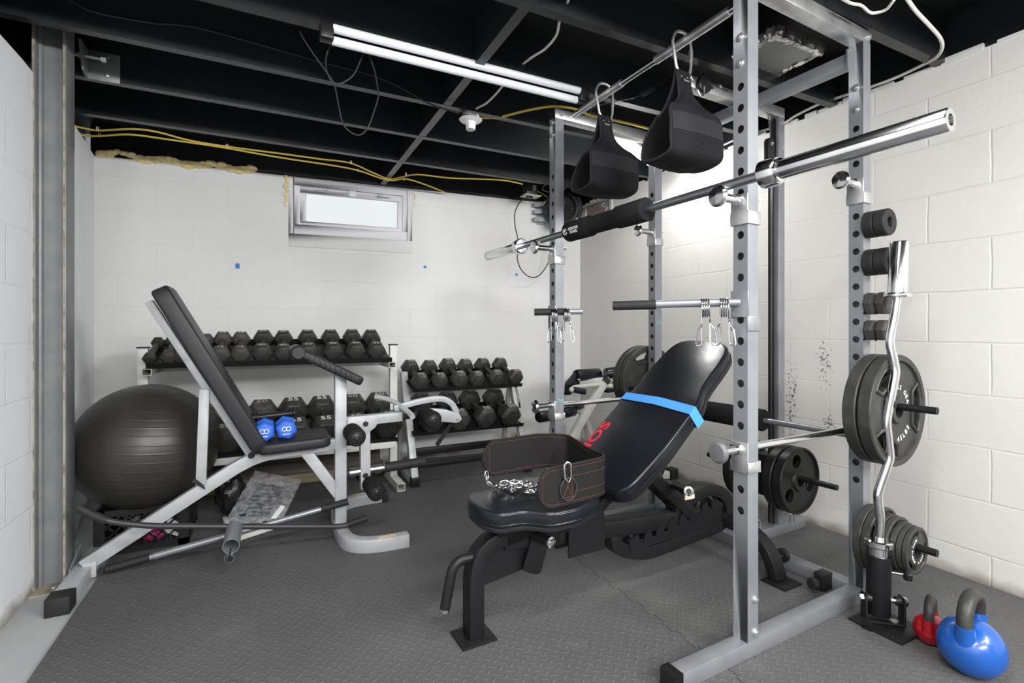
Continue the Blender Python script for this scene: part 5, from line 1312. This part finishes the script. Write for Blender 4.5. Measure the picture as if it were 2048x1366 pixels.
def ball():
    c = V(-.500, 2.915, .452); ra, rc = .298, .292
    mb = MB(); seg, rings = 64, 480; vs = []; fs = []
    for i in range(rings + 1):
        ph = math.pi * i / rings; g = 1.0
        lat = i / rings
        if .10 < lat < .90:
            k = (lat * 24) % 1; g = 1 + .0032 * math.exp(-((k - .5) / .055) ** 2)
        for j in range(seg):
            th = 2 * math.pi * j / seg
            w = 1 + .004 * noise.noise(V(math.sin(ph) * math.cos(th), math.sin(ph) * math.sin(th), math.cos(ph)) * 3)
            vs.append((ra * g * w * math.sin(ph) * math.cos(th), ra * g * w * math.sin(ph) * math.sin(th), -rc * g * math.cos(ph)))
    for i in range(rings):
        for j in range(seg):
            k = (j + 1) % seg; fs.append((i * seg + j, i * seg + k, (i + 1) * seg + k, (i + 1) * seg + j))
    mb.add(vs, fs, Matrix.Translation(c) @ Matrix.Rotation(rad(6), 4, 'Y'))
    m, nt, b = newmat('black_ball_vinyl')
    b.inputs['Base Color'].default_value = (.026, .025, .023, 1); b.inputs['Roughness'].default_value = .38; b.inputs['Specular IOR Level'].default_value = .42
    o = single('exercise_ball', 'large black ribbed exercise ball sitting in a crate beside the steel post', 'exercise ball', mb, m, base=(c.x, c.y, c.z - rc))
    x0, x1, y0, y1, h = -.672, -.328, 2.79, 3.13, .20
    t = Thing('milk_crate', 'black plastic lattice milk crate under the exercise ball', 'crate', ((x0 + x1) / 2, (y0 + y1) / 2, 0))
    t.part('floor_panel', MB().bb((x0 + .004, y0 + .004, .0), (x1 - .004, y1 - .004, .012)), 'plastic')
    for nm, a, e in (('front_side', (x0, y0), (x1, y0)), ('back_side', (x0, y1), (x1, y1)), ('left_side', (x0, y0), (x0, y1)), ('right_side', (x1, y0), (x1, y1))):
        A, E = V(*a, 0), V(*e, 0); d = (E - A).normalized(); L = (E - A).length; n = d.cross(V(0, 0, 1)); mb = MB()
        T = basis(A, d, (0, 0, 1))
        for p, q in (((0, 0), (L, .03)), ((0, h - .03), (L, h)), ((0, 0), (.035, h)), ((L - .035, 0), (L, h))): mb.bb((p[0], p[1], -.006), (q[0], q[1], .006), T)
        k = -.2
        for i in range(11):
            u = -.10 + .05 * i
            for sg in (1, -1):
                pts = []
                for s in (0, 1):
                    w = u + (h - .06) * s if sg > 0 else u + (h - .06) * (1 - s)
                    pts.append([w, .03 + (h - .06) * s])
                (ua, va), (ub, vb) = pts
                lo, hi = .03, L - .03
                def clip(u0, v0, u1, v1):
                    ts = [0., 1.]
                    for lim, sgn in ((lo, 1), (hi, -1)):
                        f0, f1 = sgn * (u0 - lim), sgn * (u1 - lim)
                        if f0 < 0 and f1 < 0: return None
                        if f0 < 0: ts[0] = max(ts[0], f0 / (f0 - f1))
                        if f1 < 0: ts[1] = min(ts[1], f0 / (f0 - f1))
                    return None if ts[0] >= ts[1] else (u0 + (u1 - u0) * ts[0], v0 + (v1 - v0) * ts[0], u0 + (u1 - u0) * ts[1], v0 + (v1 - v0) * ts[1])
                c_ = clip(ua, va, ub, vb)
                if c_ and (abs(c_[0] - c_[2]) > .01): mb.beam(T @ V(c_[0], c_[1], 0), T @ V(c_[2], c_[3], 0), .007, .007)
        t.part(nm, mb, 'plastic')
    rg = random.Random(8); mb = MB()
    for i in range(5): mb.sphere((-.50 + .05 * i, 2.93 + .03 * (i % 2), .035 + .006 * (i % 3)), (.035, .03, .022), 10, 7)
    single('cloth', 'dark pink cloth glimpsed inside the black crate', 'cloth', MB().sphere((-.47, 2.86, .042), (.05, .035, .028), 14, 8), 'pink')
    mb = MB().box((0, 0, 0), (.10, .004, .07), Matrix.Translation((-.38, 2.86, .06)) @ Matrix.Rotation(.5, 4, 'Y'))
    single('paper_scrap', 'crumpled white paper inside the black crate', 'paper', mb, 'white')
def bars():
    # black cambered bar with a stub tube
    P = lambda x, y, d: on(x, y, 1, d)
    t = Thing('lat_bar', 'long black bar with bent ends and a short open tube welded at its middle', 'pull bar', (-.13, 2.5, .1))
    pts = [P(160, 1017, 2.45), P(185, 1030, 2.45), P(222, 1044, 2.45), P(300, 1052, 2.455), P(458, 1053, 2.47), P(600, 1053, 2.475), P(682, 1053, 2.478), P(706, 1047, 2.475), P(732, 1036, 2.47)]
    t.part('bar', MB().tube(fil(pts, .04, 4), .0115, 16), 'steel_black' if 'steel_black' in M else 'dark_pl')
    t.part('grip', MB().tube(fil([P(157, 1016, 2.45), P(185, 1030, 2.45), P(212, 1041, 2.45)], .02, 3), .0165, 16, scale=None), 'rubber')
    t.part('grip', MB().tube([P(696, 1049, 2.476), P(733, 1036, 2.47)], .0155, 16), 'rubber')
    a = P(469, 1055, 2.468); e = P(462, 1093, 2.31)
    d = (e - a).normalized(); L = (e - a).length
    t.part('stub_tube', MB().lathe([(.031, 0), (.031, L), (.0285, L), (.0285, .004), (0, .004)], a, d, 32), 'silver', fix=False)
    c2 = P(458, 1118, 2.305)
    t.part('ring', MB().lathe([(.0185, -.05), (.0185, 0), (.0160, 0), (.0160, -.05)], c2, d, 26, closed=True), 'steel')
    # chrome straight bar with black ends
    t = Thing('lat_bar', 'straight silver bar with black grips leaning from the floor to the grey bench post', 'pull bar', (-.1, 2.6, .03))
    a = on(213, 1139, 2, .022); e = on(696, 1003, 1, 2.555)
    f = lambda k: a.lerp(e, k)
    t.part('bar', MB().tube([f(.02), f(.5), f(.98)], .0125, 16), 'silver')
    t.part('sleeve', MB().tube([f(.17), f(.42)], .0145, 16), 'silver')
    t.part('grip', MB().tube([f(0), f(.155)], .0165, 16), 'rubber'); t.part('grip', MB().tube([f(.87), f(1)], .0165, 16), 'rubber')
    # notched white bracket on the floor
    T = basis((-.11, 2.70, .003), V(.135, .07, 0), V(-.07, .135, 0))
    out = [(0, 0), (.165, .0), (.165, .045)]
    for i in range(6):
        u = .13 - .022 * i; out += [(u + .012, .042), (u + .010, .030), (u, .030), (u - .002, .042)]
    out += [(0, .042)]
    t = Thing('notched_bracket', 'white notched steel bracket lying on the mat under the bars', 'bracket', (-.05, 2.74, 0))
    t.part('plate', MB().prism(out, 0, .022, T), 'rack_white', bevel=.002)
    t.part('knob', MB().cyl(T @ V(.15, .05, .022), T @ V(.15, .05, .035), .012, 16), 'rubber')
    T2 = basis((-.20, 3.00, .002), V(.03, -.16, 0), V(.16, .03, 0))
    single('steel_strip', 'narrow white steel strip on the mat left of the plastic bag', 'strip', MB().prism([(0, 0), (.20, .0), (.20, .022), (0, .022)], 0, .03, T2), 'rack_white', bevel=.002)
def bag():
    rg = random.Random(6)
    # corners: bottom left, bottom right, top right, top left as they lean on the timber behind
    bl, br_ = on(448, 1047, 2, .006), on(562, 1046, 2, .01)
    tl, tr = on(510, 941, 1, 3.13), on(604, 960, 1, 3.13)
    t = Thing('plastic_bag', 'clear wrinkled plastic bag with a dark folded pack inside, under the grey bench', 'bag', (bl + br_) / 2)
    n = 30
    def sheet(push, amp, seed):
        vs = []; fs = []; mb = MB()
        for i in range(n + 1):
            for j in range(n + 1):
                u, v = i / n, j / n
                p = (bl * (1 - u) + br_ * u) * (1 - v) + (tl * (1 - u) + tr * u) * v
                nn = V(.1, -.75, .6).normalized(); edge = min(u, 1 - u, v, 1 - v); k = min(1, edge * 5)
                w = noise.noise(V(u * 4 + seed, v * 5, seed)) + .6 * noise.noise(V(u * 11, v * 9 + seed, 1)) + .35 * noise.noise(V(u * 25 + v * 12, v * 6, seed + 4))
                vs.append(p + nn * (push * k * (1 - .35 * abs(u - .5)) + amp * w * (.4 + k)))
        for i in range(n):
            for j in range(n):
                a = i * (n + 1) + j; fs.append((a, a + 1, a + n + 2, a + n + 1))
        return mb.add(vs, fs)
    t.part('front_sheet', sheet(.035, .010, 1.3), 'bag', sharp=180, fix=False)
    t.part('back_sheet', sheet(-.004, .006, 7.7), 'bag', sharp=180, fix=False)
    mb = MB()
    for i in range(9):
        v = .14 + .075 * i; pts = []
        for k in range(9):
            u = .20 + .065 * k; p = (bl * (1 - u) + br_ * u) * (1 - v) + (tl * (1 - u) + tr * u) * v
            pts.append(p + V(.1, -.75, .6).normalized() * (.008 + .006 * math.sin(k * 1.3 + i)))
        mb.tube(pts, .007, 7)
    t.part('folded_pack', mb, 'rubber')
    lb = lambda u, v, o: (bl * (1 - u) + br_ * u) * (1 - v) + (tl * (1 - u) + tr * u) * v + V(.1, -.75, .6).normalized() * o
    t.part('paper_slip', MB().add([lb(.78, .06, .02), lb(.88, .06, .02), lb(.93, .32, .02), lb(.84, .35, .02)], [(0, 1, 2, 3)]), 'white')
    # dark bag behind it
    c = on(462, 990, 1, 3.12); mb = MB(); vs = []; fs = []; s, r = 26, 18
    for i in range(r + 1):
        ph = math.pi * i / r
        for j in range(s):
            th = 2 * math.pi * j / s; dv = V(math.sin(ph) * math.cos(th), math.sin(ph) * math.sin(th), -math.cos(ph))
            k = 1 + .20 * noise.noise(dv * 2.5) + .14 * noise.noise(dv * 6 + V(3, 1, 2)); vs.append(c + V(dv.x * .075, dv.y * .06, dv.z * .105) * k)
    for i in range(r):
        for j in range(s):
            k = (j + 1) % s; fs.append((i * s + j, i * s + k, (i + 1) * s + k, (i + 1) * s + j))
    mb.add(vs, fs); zm = min(v.z for v in mb.v)
    mb.v = [v - V(0, 0, zm - .002) for v in mb.v]
    single('plastic_bag', 'crumpled black plastic bag bunched behind the clear bag', 'bag', mb, 'plastic', sharp=25)
# ---------------------------------------------------------------- dumbbell racks, dumbbells, back-extension machine
ORD = 'first second third fourth fifth sixth seventh eighth ninth tenth eleventh twelfth'.split()
_proto = {}
def dumbbell(r, L, m, label, loc, rot, group, txt=None):
    "hex dumbbell along local Y, flat of the head up; heads r (across corners /2) with chamfered ends"
    key = (r, L, m, txt)
    if key in _proto: return dup(_proto[key], label, loc, rot, group)
    t = Thing('hex_dumbbell', label, 'dumbbell', (0, 0, 0), group=group)
    hw = r * .62
    for s in (-1, 1):
        y0 = s * L / 2
        mb = MB(); T = Matrix.Translation((0, y0, 0))
        mb.lathe([(0, -hw), (r * .74, -hw), (r, -hw * .5), (r, hw * .5), (r * .74, hw), (0, hw)], (0, 0, 0), (0, 1, 0), 6, T=T, u0=(1, 0, 0))
        h = t.part('head', mb, m, bevel=r * .05, seg=2, sharp=28)
        if txt and s < 0:
            z = r * .866
            t.part('lettering', text_mb(txt, r * .62, basis((0, y0 - r * .06, z + .0008), (1, 0, 0), (0, 1, 0)), .0005, 1.1, .0006), 'greyprint' if txt != '55' else 'print', h)
        if txt and s > 0:
            t.part('lettering', text_mb(txt, r * .62, basis((0, y0, r * .866 + .0008), (1, 0, 0), (0, 1, 0)), .0005, 1.1, .0006), 'greyprint' if txt != '55' else 'print', h)
    t.part('handle', MB().lathe([(.0125, -L / 2 + hw * .8), (.0165, -L * .12), (.0175, 0), (.0165, L * .12), (.0125, L / 2 - hw * .8)], (0, 0, 0), (0, 1, 0), 16), 'steel' if m == 'x' else 'iron')
    t.o.location = loc; t.o.rotation_euler = rot
    _proto[key] = t.o
    return t.o
def tray(t, x0, x1, front, back, m, name, lip=.03):
    "angle tray between (y, z) front and back with upturned lips"
    (ya, za), (yb, zb) = front, back
    d = V(0, yb - ya, zb - za).normalized(); n = V(0, -d.z, d.y)
    A, B = V(0, ya, za), V(0, yb, zb)
    prof = [A + n * lip, A, B, B + n * lip * .9, B + n * lip * .9 + d * .003, B - n * .003 + d * .003, A - n * .003 - d * .003, A + n * lip - d * .003]
    mb = MB(); k = len(prof)
    vs = [p + V(x0, 0, 0) for p in prof] + [p + V(x1, 0, 0) for p in prof]
    fs = [(i, (i + 1) % k, k + (i + 1) % k, k + i) for i in range(k)] + [tuple(range(k)), tuple(range(2 * k - 1, k - 1, -1))]
    return t.part(name, mb.add(vs, fs), m)
def dumbbells():
    # tall white rack
    t = Thing('dumbbell_rack', 'tall white two-tier dumbbell rack along the back wall left of the window middle', 'dumbbell rack', (.08, 3.35, 0))
    for x in (-.592, .762):
        p = t.part('post', MB().bb((x - .024, 3.30, .045), (x + .024, 3.345, .908)), 'rack_white', bevel=.003)
        t.part('post_cap', MB().bb((x - .027, 3.297, .906), (x + .027, 3.348, .914)), 'plastic', p)
        t.part('foot', MB().hollow((x, 3.095, .0245), (x, 3.545, .0245), .048, .048, .003, n=(1, 0, 0)), 'rack_white', fix=False)
        xi = x + (.046 if x < 0 else -.046)
        for z0 in (.787, .292):
            t.part('shelf_arm', MB().hollow((xi, 3.14, z0), (xi, 3.50, z0 + .0), .042, .034, .003, n=(1, 0, 0)), 'rack_white', fix=False)
    tray(t, -.55, .715, (3.15, .808), (3.50, .925), 'black', 'upper_tray', .028)
    tray(t, -.56, .73, (3.07, .322), (3.45, .455), 'black', 'lower_tray', .03)
    for z, y0 in ((.795, 3.34), (.30, 3.33)): t.part('cross_tube', MB().bb((-.568, y0, z - .02), (.738, y0 + .03, z + .02)), 'rack_white', bevel=.003)
    t.part('front_tube', MB().bb((-.55, 3.055, .288), (.72, 3.085, .325)), 'rack_white', bevel=.003)
    # upper tier: (front head x, rear head x in the photo, head radius)
    up = [(302, 316, .034, 'hex'), (338, 346, .041, 'hex_old'), (362, 382, .044, 'hex_old'), (405, 412, .045, 'hex_old'), (441, 446, .052, 'hex_old'), (481, 482, .052, 'hex_old'),
          (524, 527, .058, 'hex'), (567, 567, .056, 'hex'), (617, 615, .059, 'hex'), (666, 661, .060, 'hex'), (711, 704, .061, 'hex'), (752, 742, .060, 'hex')]
    sl = math.atan2(.117, .35)
    for k, (xf, xr, r, m) in enumerate(up):
        # axis from front head to rear head, lying on the tray
        nrm = V(0, -math.sin(sl), math.cos(sl)); dd = V(0, math.cos(sl), math.sin(sl))
        base = V(0, 3.15, .808); f = base + dd * .065 + nrm * r * .87; b_ = base + dd * .31 + nrm * r * .87
        X0 = on(xf, 700, 1, f.y).x; X1 = on(xr, 670, 1, b_.y).x
        if k in (0,): X0 -= .005
        yaw = -math.atan2(X1 - X0, .245)
        c = (f + b_) / 2 + V((X0 + X1) / 2, 0, 0)
        num = {4: '15', 5: '15', 6: '20', 7: '20', 8: '25', 9: '25', 10: '30', 11: '30'}.get(k)
        dumbbell(r, .245, m, f'{ORD[k]} hex dumbbell from the left on the upper tier of the tall white rack', c, (sl, 0, yaw), 'dumbbells on the tall rack upper tier', num)
    lo = [(398, 425, .085, '50'), (452, 474, .088, '50'), (515, 525, .090, '50'), (592, 586, .092, '55'), (651, 643, .092, '55'), (711, 705, .092, '60'), (775, 757, .094, '60')]
    sl = math.atan2(.133, .38)
    for k, (xf, xr, r, num) in enumerate(lo):
        nrm = V(0, -math.sin(sl), math.cos(sl)); dd = V(0, math.cos(sl), math.sin(sl))
        base = V(0, 3.07, .322); f = base + dd * .075 + nrm * r * .87; b_ = base + dd * .335 + nrm * r * .87
        X0 = on(xf, 850, 1, f.y).x; X1 = on(xr, 800, 1, b_.y).x
        yaw = -math.atan2(X1 - X0, .26)
        c = (f + b_) / 2 + V((X0 + X1) / 2, 0, 0)
        dumbbell(r, .26, 'hex_old' if num == '50' else 'hex', f'{ORD[k]} large hex dumbbell from the left on the lower tier of the tall white rack', c, (sl, 0, yaw), 'dumbbells on the tall rack lower tier', num)
    # lower grey rack, leaning posts
    t = Thing('dumbbell_rack', 'short grey dumbbell rack with slanted posts, right of the tall white rack', 'dumbbell rack', (1.28, 3.35, 0))
    for x in (.865, 1.685):
        p = t.part('post', MB().rect([(x, 3.165, .03), (x, 3.455, .71)], .045, .05, n=(1, 0, 0)), 'rack_grey', bevel=.003)
        t.part('foot_cap', MB().bb((x - .026, 3.135, 0), (x + .026, 3.195, .06)), 'plastic', p, bevel=.004)
        t.part('rear_foot', MB().beam((x, 3.18, .03), (x, 3.60, .03), .045, .045, n=(1, 0, 0)), 'rack_grey', bevel=.003)
        t.part('rear_strut', MB().beam((x - .0, 3.58, .04), (x, 3.44, .66), .03, .03, n=(1, 0, 0)), 'rack_grey', bevel=.002)
    dc = MB(); dc.prism(smooth_poly([(-.008, -.10), (.008, -.10), (.008, .10), (-.008, .10)], .008, 3), 0, .001, basis((1.700, 3.345, .52), (.0, .394, .92) and (1, 0, 0), V(0, .394, .92)))
    pd = t.part('decal', dc, 'black')
    t.part('decal_lettering', text_mb('POWER BLOCK', .0165, basis((1.700, 3.3435, .52), V(0, .394, .92), (-1, 0, 0)), .0003), 'print', pd)
    tray(t, .87, 1.68, (3.235, .60), (3.52, .70), 'black', 'upper_tray', .022)
    tray(t, .87, 1.68, (3.215, .315), (3.53, .44), 'black', 'lower_tray', .022)
    for z, y0 in ((.588, 3.40), (.32, 3.30)): t.part('cross_tube', MB().bb((.887, y0, z - .02), (1.663, y0 + .03, z + .02)), 'rack_grey', bevel=.003)
    bt = MB(); bt.beam((.887, 3.20, .118), (1.665, 3.20, .122), .03, .03); t.part('bottom_rail', bt, 'black', bevel=.002)
    t.part('bottom_rail', MB().beam((.887, 3.42, .155), (1.665, 3.42, .16), .03, .05), 'black', bevel=.002)
    for x in (.90, 1.65): t.part('rail_bracket', MB().beam((x, 3.20, .125), (x, 3.42, .16), .02, .03), 'black', bevel=.002)
    top = [(840, 820, .064), (879, 858, .061), (918, 895, .066), (953, 930, .062), (992, 964, .064), (1030, 999, .063)]
    sl = math.atan2(.10, .285)
    for k, (xf, xr, r) in enumerate(top):
        nrm = V(0, -math.sin(sl), math.cos(sl)); dd = V(0, math.cos(sl), math.sin(sl))
        base = V(0, 3.235, .60); f = base + dd * .04 + nrm * r * .87; b_ = base + dd * .265 + nrm * r * .87
        X0 = on(xf, 757, 1, f.y).x; X1 = on(xr, 736, 1, b_.y).x
        c = (f + b_) / 2 + V((X0 + X1) / 2, 0, 0)
        dumbbell(r, .225, 'hex', f'{ORD[k]} hex dumbbell from the left on the upper tier of the short grey rack', c, (sl, 0, -math.atan2(X1 - X0, .225)), 'dumbbells on the short rack upper tier', ('35', '35', '40', '40', '45', '45')[k])
    bot = [(862, 842, .082), (918, 893, .082), (970, 938, .084), (1019, 986, .085)]
    sl = math.atan2(.125, .315)
    for k, (xf, xr, r) in enumerate(bot):
        nrm = V(0, -math.sin(sl), math.cos(sl)); dd = V(0, math.cos(sl), math.sin(sl))
        base = V(0, 3.215, .315); f = base + dd * .045 + nrm * r * .87; b_ = base + dd * .30 + nrm * r * .87
        X0 = on(xf, 832, 1, f.y).x; X1 = on(xr, 790, 1, b_.y).x
        c = (f + b_) / 2 + V((X0 + X1) / 2, 0, 0)
        dumbbell(r, .255, 'hex', f'{ORD[k]} large hex dumbbell from the left on the lower tier of the short grey rack', c, (sl, 0, -math.atan2(X1 - X0, .255)), 'dumbbells on the short rack lower tier', ('50', '50', '55', '55')[k] if False else '50')
    extension()
def extension():
    "white back-extension machine in the back right corner"
    P = lambda x, y, d=3.15: on(x, y, 1, d)
    t = Thing('back_extension_bench', 'white steel back extension bench with black roll pads in the back right corner', 'exercise bench', (2.15, 3.2, 0))
    def roll(a, b, r, nm):
        a = Vector(a); b = Vector(b); d = (b - a); L = d.length
        return t.part(nm, MB().lathe([(0, 0), (r * .85, 0), (r, .012), (r, L - .012), (r * .85, L), (0, L)], a, d, 24), 'vinyl')
    a1, b1 = P(1152, 751, 3.10), P(1197, 748, 3.16); a2, b2 = P(1210, 748, 3.12), P(1252, 742, 3.08)
    r1 = roll(a1, b1, .045, 'roll_pad'); r2 = roll(a2, b2, .045, 'roll_pad')
    for c in (a1, a2): t.part('bolt', MB().cyl(c + V(-.002, -.035, -.028), c + V(.0, -.046, -.028), .008, 10), 'chrome')
    # black side panel beneath the first pad
    t.part('pad_base', MB().add([P(1150, 742, 3.10), P(1160, 765, 3.10), P(1157, 775, 3.10), P(1140, 790, 3.10), P(1128, 790, 3.10), P(1130, 765, 3.10),
                                 P(1150, 742, 3.16), P(1160, 765, 3.16), P(1157, 775, 3.16), P(1140, 790, 3.16), P(1128, 790, 3.16), P(1130, 765, 3.16)],
        [(0, 1, 2, 3, 4, 5), (11, 10, 9, 8, 7, 6)] + [(i, (i + 1) % 6, 6 + (i + 1) % 6, 6 + i) for i in range(6)]), 'vinyl', bevel=.003)
    bar = t.part('cross_bar', MB().beam(P(1156, 764, 3.12), P(1246, 755, 3.10), .035, .035), 'rack_white', bevel=.003)
    t.part('clamp', MB().bb(P(1190, 764, 3.13) + V(-.03, -.03, -.022), P(1190, 764, 3.13) + V(.09, .0, -.002)), 'plastic', bevel=.003)
    hb = t.part('handle_bar', MB().tube(fil([P(1162, 784, 2.98), P(1140, 780, 3.0), P(1150, 774, 3.04), P(1200, 769, 3.10), P(1240, 775, 3.08)], .03, 4), .016, 14), 'rack_white')
    t.part('grip', MB().tube([P(1147, 779, 2.99), P(1171, 784, 2.96)], .021, 16), 'rubber', hb)
    t.part('lower_pad', MB().beam(P(1205, 781, 3.16), P(1226, 778, 3.18), .12, .03), 'vinyl', bevel=.008)
    m = t.part('mast', MB().beam(P(1209, 762, 3.10), P(1122, 912, 3.10), .05, .055, n=(0, 1, 0)), 'rack_white', bevel=.004)
    t.part('mast_cap', MB().beam(P(1213, 756, 3.10), P(1207, 765, 3.10), .053, .058, n=(0, 1, 0)), 'dark_pl', m)
    t.part('rear_leg', MB().beam(P(1163, 820, 3.13), P(1192, 905, 3.30), .05, .05), 'rack_white', bevel=.004)
    g = V(*P(1155, 893, 3.15)); 
    t.part('floor_tube', MB().beam((1.80, 3.05, .03), (2.33, 3.30, .03), .05, .05), 'rack_white', bevel=.004)
    k = t.part('adjuster_knob', MB().cyl(P(1152, 815, 3.06), P(1164, 812, 3.10), .022, 8), 'plastic', bevel=.003)
    ax = t.part('ankle_axle', MB().cyl(P(1085, 832, 3.0), P(1150, 820, 3.08), .014, 12), 'chrome')
    roll(P(1076, 834, 2.99), P(1106, 830, 3.02), .040, 'ankle_roll'); roll(P(1126, 826, 3.04), P(1148, 821, 3.08), .040, 'ankle_roll')
    ff = t.part('front_foot', MB().beam((2.20, 2.63, .03), (2.45, 2.567, .03), .05, .05), 'rack_white', bevel=.004)
    c = on(1345, 955, 2, 0); t.part('foot_cap', MB().bb((2.44, 2.53, 0), (2.505, 2.60, .07)), 'rubber', bevel=.004)
    t.part('base_tube', MB().beam((2.20, 3.20, .03), (2.24, 2.64, .03), .05, .05), 'rack_white', bevel=.004)
# ---------------------------------------------------------------- kettlebells
def kettlebell(c, r, hr, hw, hh, yaw, m, label, name='kettlebell', txt=None):
    t = Thing(name, label, 'kettlebell', (c[0], c[1], 0), rz=0)
    T = Matrix.Translation((c[0], c[1], 0)) @ Matrix.Rotation(rad(yaw), 4, 'Z')
    mb = MB(); seg, rings = 44, 28; vs = []; fs = []
    for i in range(rings + 1):
        ph = math.pi * i / rings
        for j in range(seg):
            th = 2 * math.pi * j / seg
            z = -math.cos(ph); z = max(z, -.86)
            vs.append((r * 1.02 * math.sin(ph) * math.cos(th), r * .98 * math.sin(ph) * math.sin(th), r * .86 + r * z))
    for i in range(rings):
        for j in range(seg):
            k = (j + 1) % seg; fs.append((i * seg + j, i * seg + k, (i + 1) * seg + k, (i + 1) * seg + j))
    mb.add(vs, fs, T)
    b = t.part('body', mb, m, sharp=60)
    z0 = r * 1.22; z1 = z0 + hh
    hn = MB()
    for s in (-1, 1):
        pts = [T @ V(s * hw * .72, 0, r * .95), T @ V(s * hw * .90, 0, r * 1.35), T @ V(s * hw, 0, r * 1.85)]
        hn.tube(spline(pts, 4), hr * 1.16, 24, scale=[1.55, 1.42, 1.3, 1.2, 1.12, 1.06, 1.02, 1.0, 1.0])
    t.part('horn_sleeve', hn, m, b, sharp=50)
    arc = [T @ V(hw * .90, 0, r * 1.35), T @ V(hw, 0, r * 1.85)]
    zc = r * 1.9
    for k in range(15):
        a = math.pi * k / 14; arc.append(T @ V(hw * math.cos(a), 0, zc + hh * math.sin(a) ** .8))
    arc += [T @ V(-hw, 0, r * 1.85), T @ V(-hw * .90, 0, r * 1.35)]
    t.part('handle', MB().tube(arc, hr, 22), 'iron')
    if txt:
        d = V(math.cos(rad(txt[1])), math.sin(rad(txt[1])), 0); p = V(c[0], c[1], r * .70) + d * (r * 1.03)
        t.part('lettering', text_mb(txt[0], r * .42, basis(p, V(-d.y, d.x, 0), (0, 0, 1)), .0015), 'print', b)
def small_things():
    kettlebell((1.868, .722), .082, .0195, .062, .062, 8, 'kblue', 'large glossy blue kettlebell with bare iron handle on the mat at right', txt=('35', -18))
    kettlebell((1.921, .846), .047, .0140, .040, .046, 18, 'kred', 'small red kettlebell tucked behind the blue one')
# ---------------------------------------------------------------- light, camera
def area(name, loc, rot, sx, sy, power, col=(1, 1, 1)):
    l = D.lights.new(name, 'AREA'); l.shape = 'RECTANGLE'; l.size = sx; l.size_y = sy; l.energy = power; l.color = col
    o = D.objects.new(name, l); COL.objects.link(o); o.location = loc; o.rotation_euler = rot; return o
def lights():
    # the basement's other ceiling tube lamps, behind and beside the photographer, shining down
    for k, (x, y, p) in enumerate(((-.2, -1.0, 34), (1.5, -1.3, 22), (.55, .45, 30))):
        area('ceiling_lamp_light', (x, y, 2.08), (0, 0, 0), 1.2, .12, p, (1, .985, .96))
    # two added fill lights behind the camera, below joist height, facing this end
    area('fill_light', (.35, -2.6, 1.93), (rad(86), 0, rad(-2)), 1.9, .26, 112, (1, 1, 1))
    area('fill_light', (2.2, -1.3, 1.93), (rad(82), 0, rad(58)), 1.2, .26, 68, (1, 1, 1))
def camera():
    c = D.cameras.new('camera'); o = D.objects.new('camera', c); COL.objects.link(o)
    o.location = (0, 0, 1); o.rotation_euler = (rad(90), 0, -YAW)
    c.sensor_fit = 'HORIZONTAL'; c.sensor_width = 36; c.lens = 36 * FOC / 2048; c.shift_y = -(683 - HY) / 2048; c.clip_start = .02
    sc = bpy.context.scene; sc.camera = o
    w = D.worlds.new('world'); sc.world = w; w.use_nodes = True
    w.node_tree.nodes['Background'].inputs[0].default_value = (.6, .65, .7, 1); w.node_tree.nodes['Background'].inputs[1].default_value = .3
    v = sc.view_settings; v.view_transform = 'Standard'; v.look = 'None'; v.gamma = 1; v.use_curve_mapping = False; v.exposure = .34
room()
for f in ('rack', 'bench', 'left_side', 'dumbbells', 'small_things'):
    if f in globals(): globals()[f]()
lights(); camera()
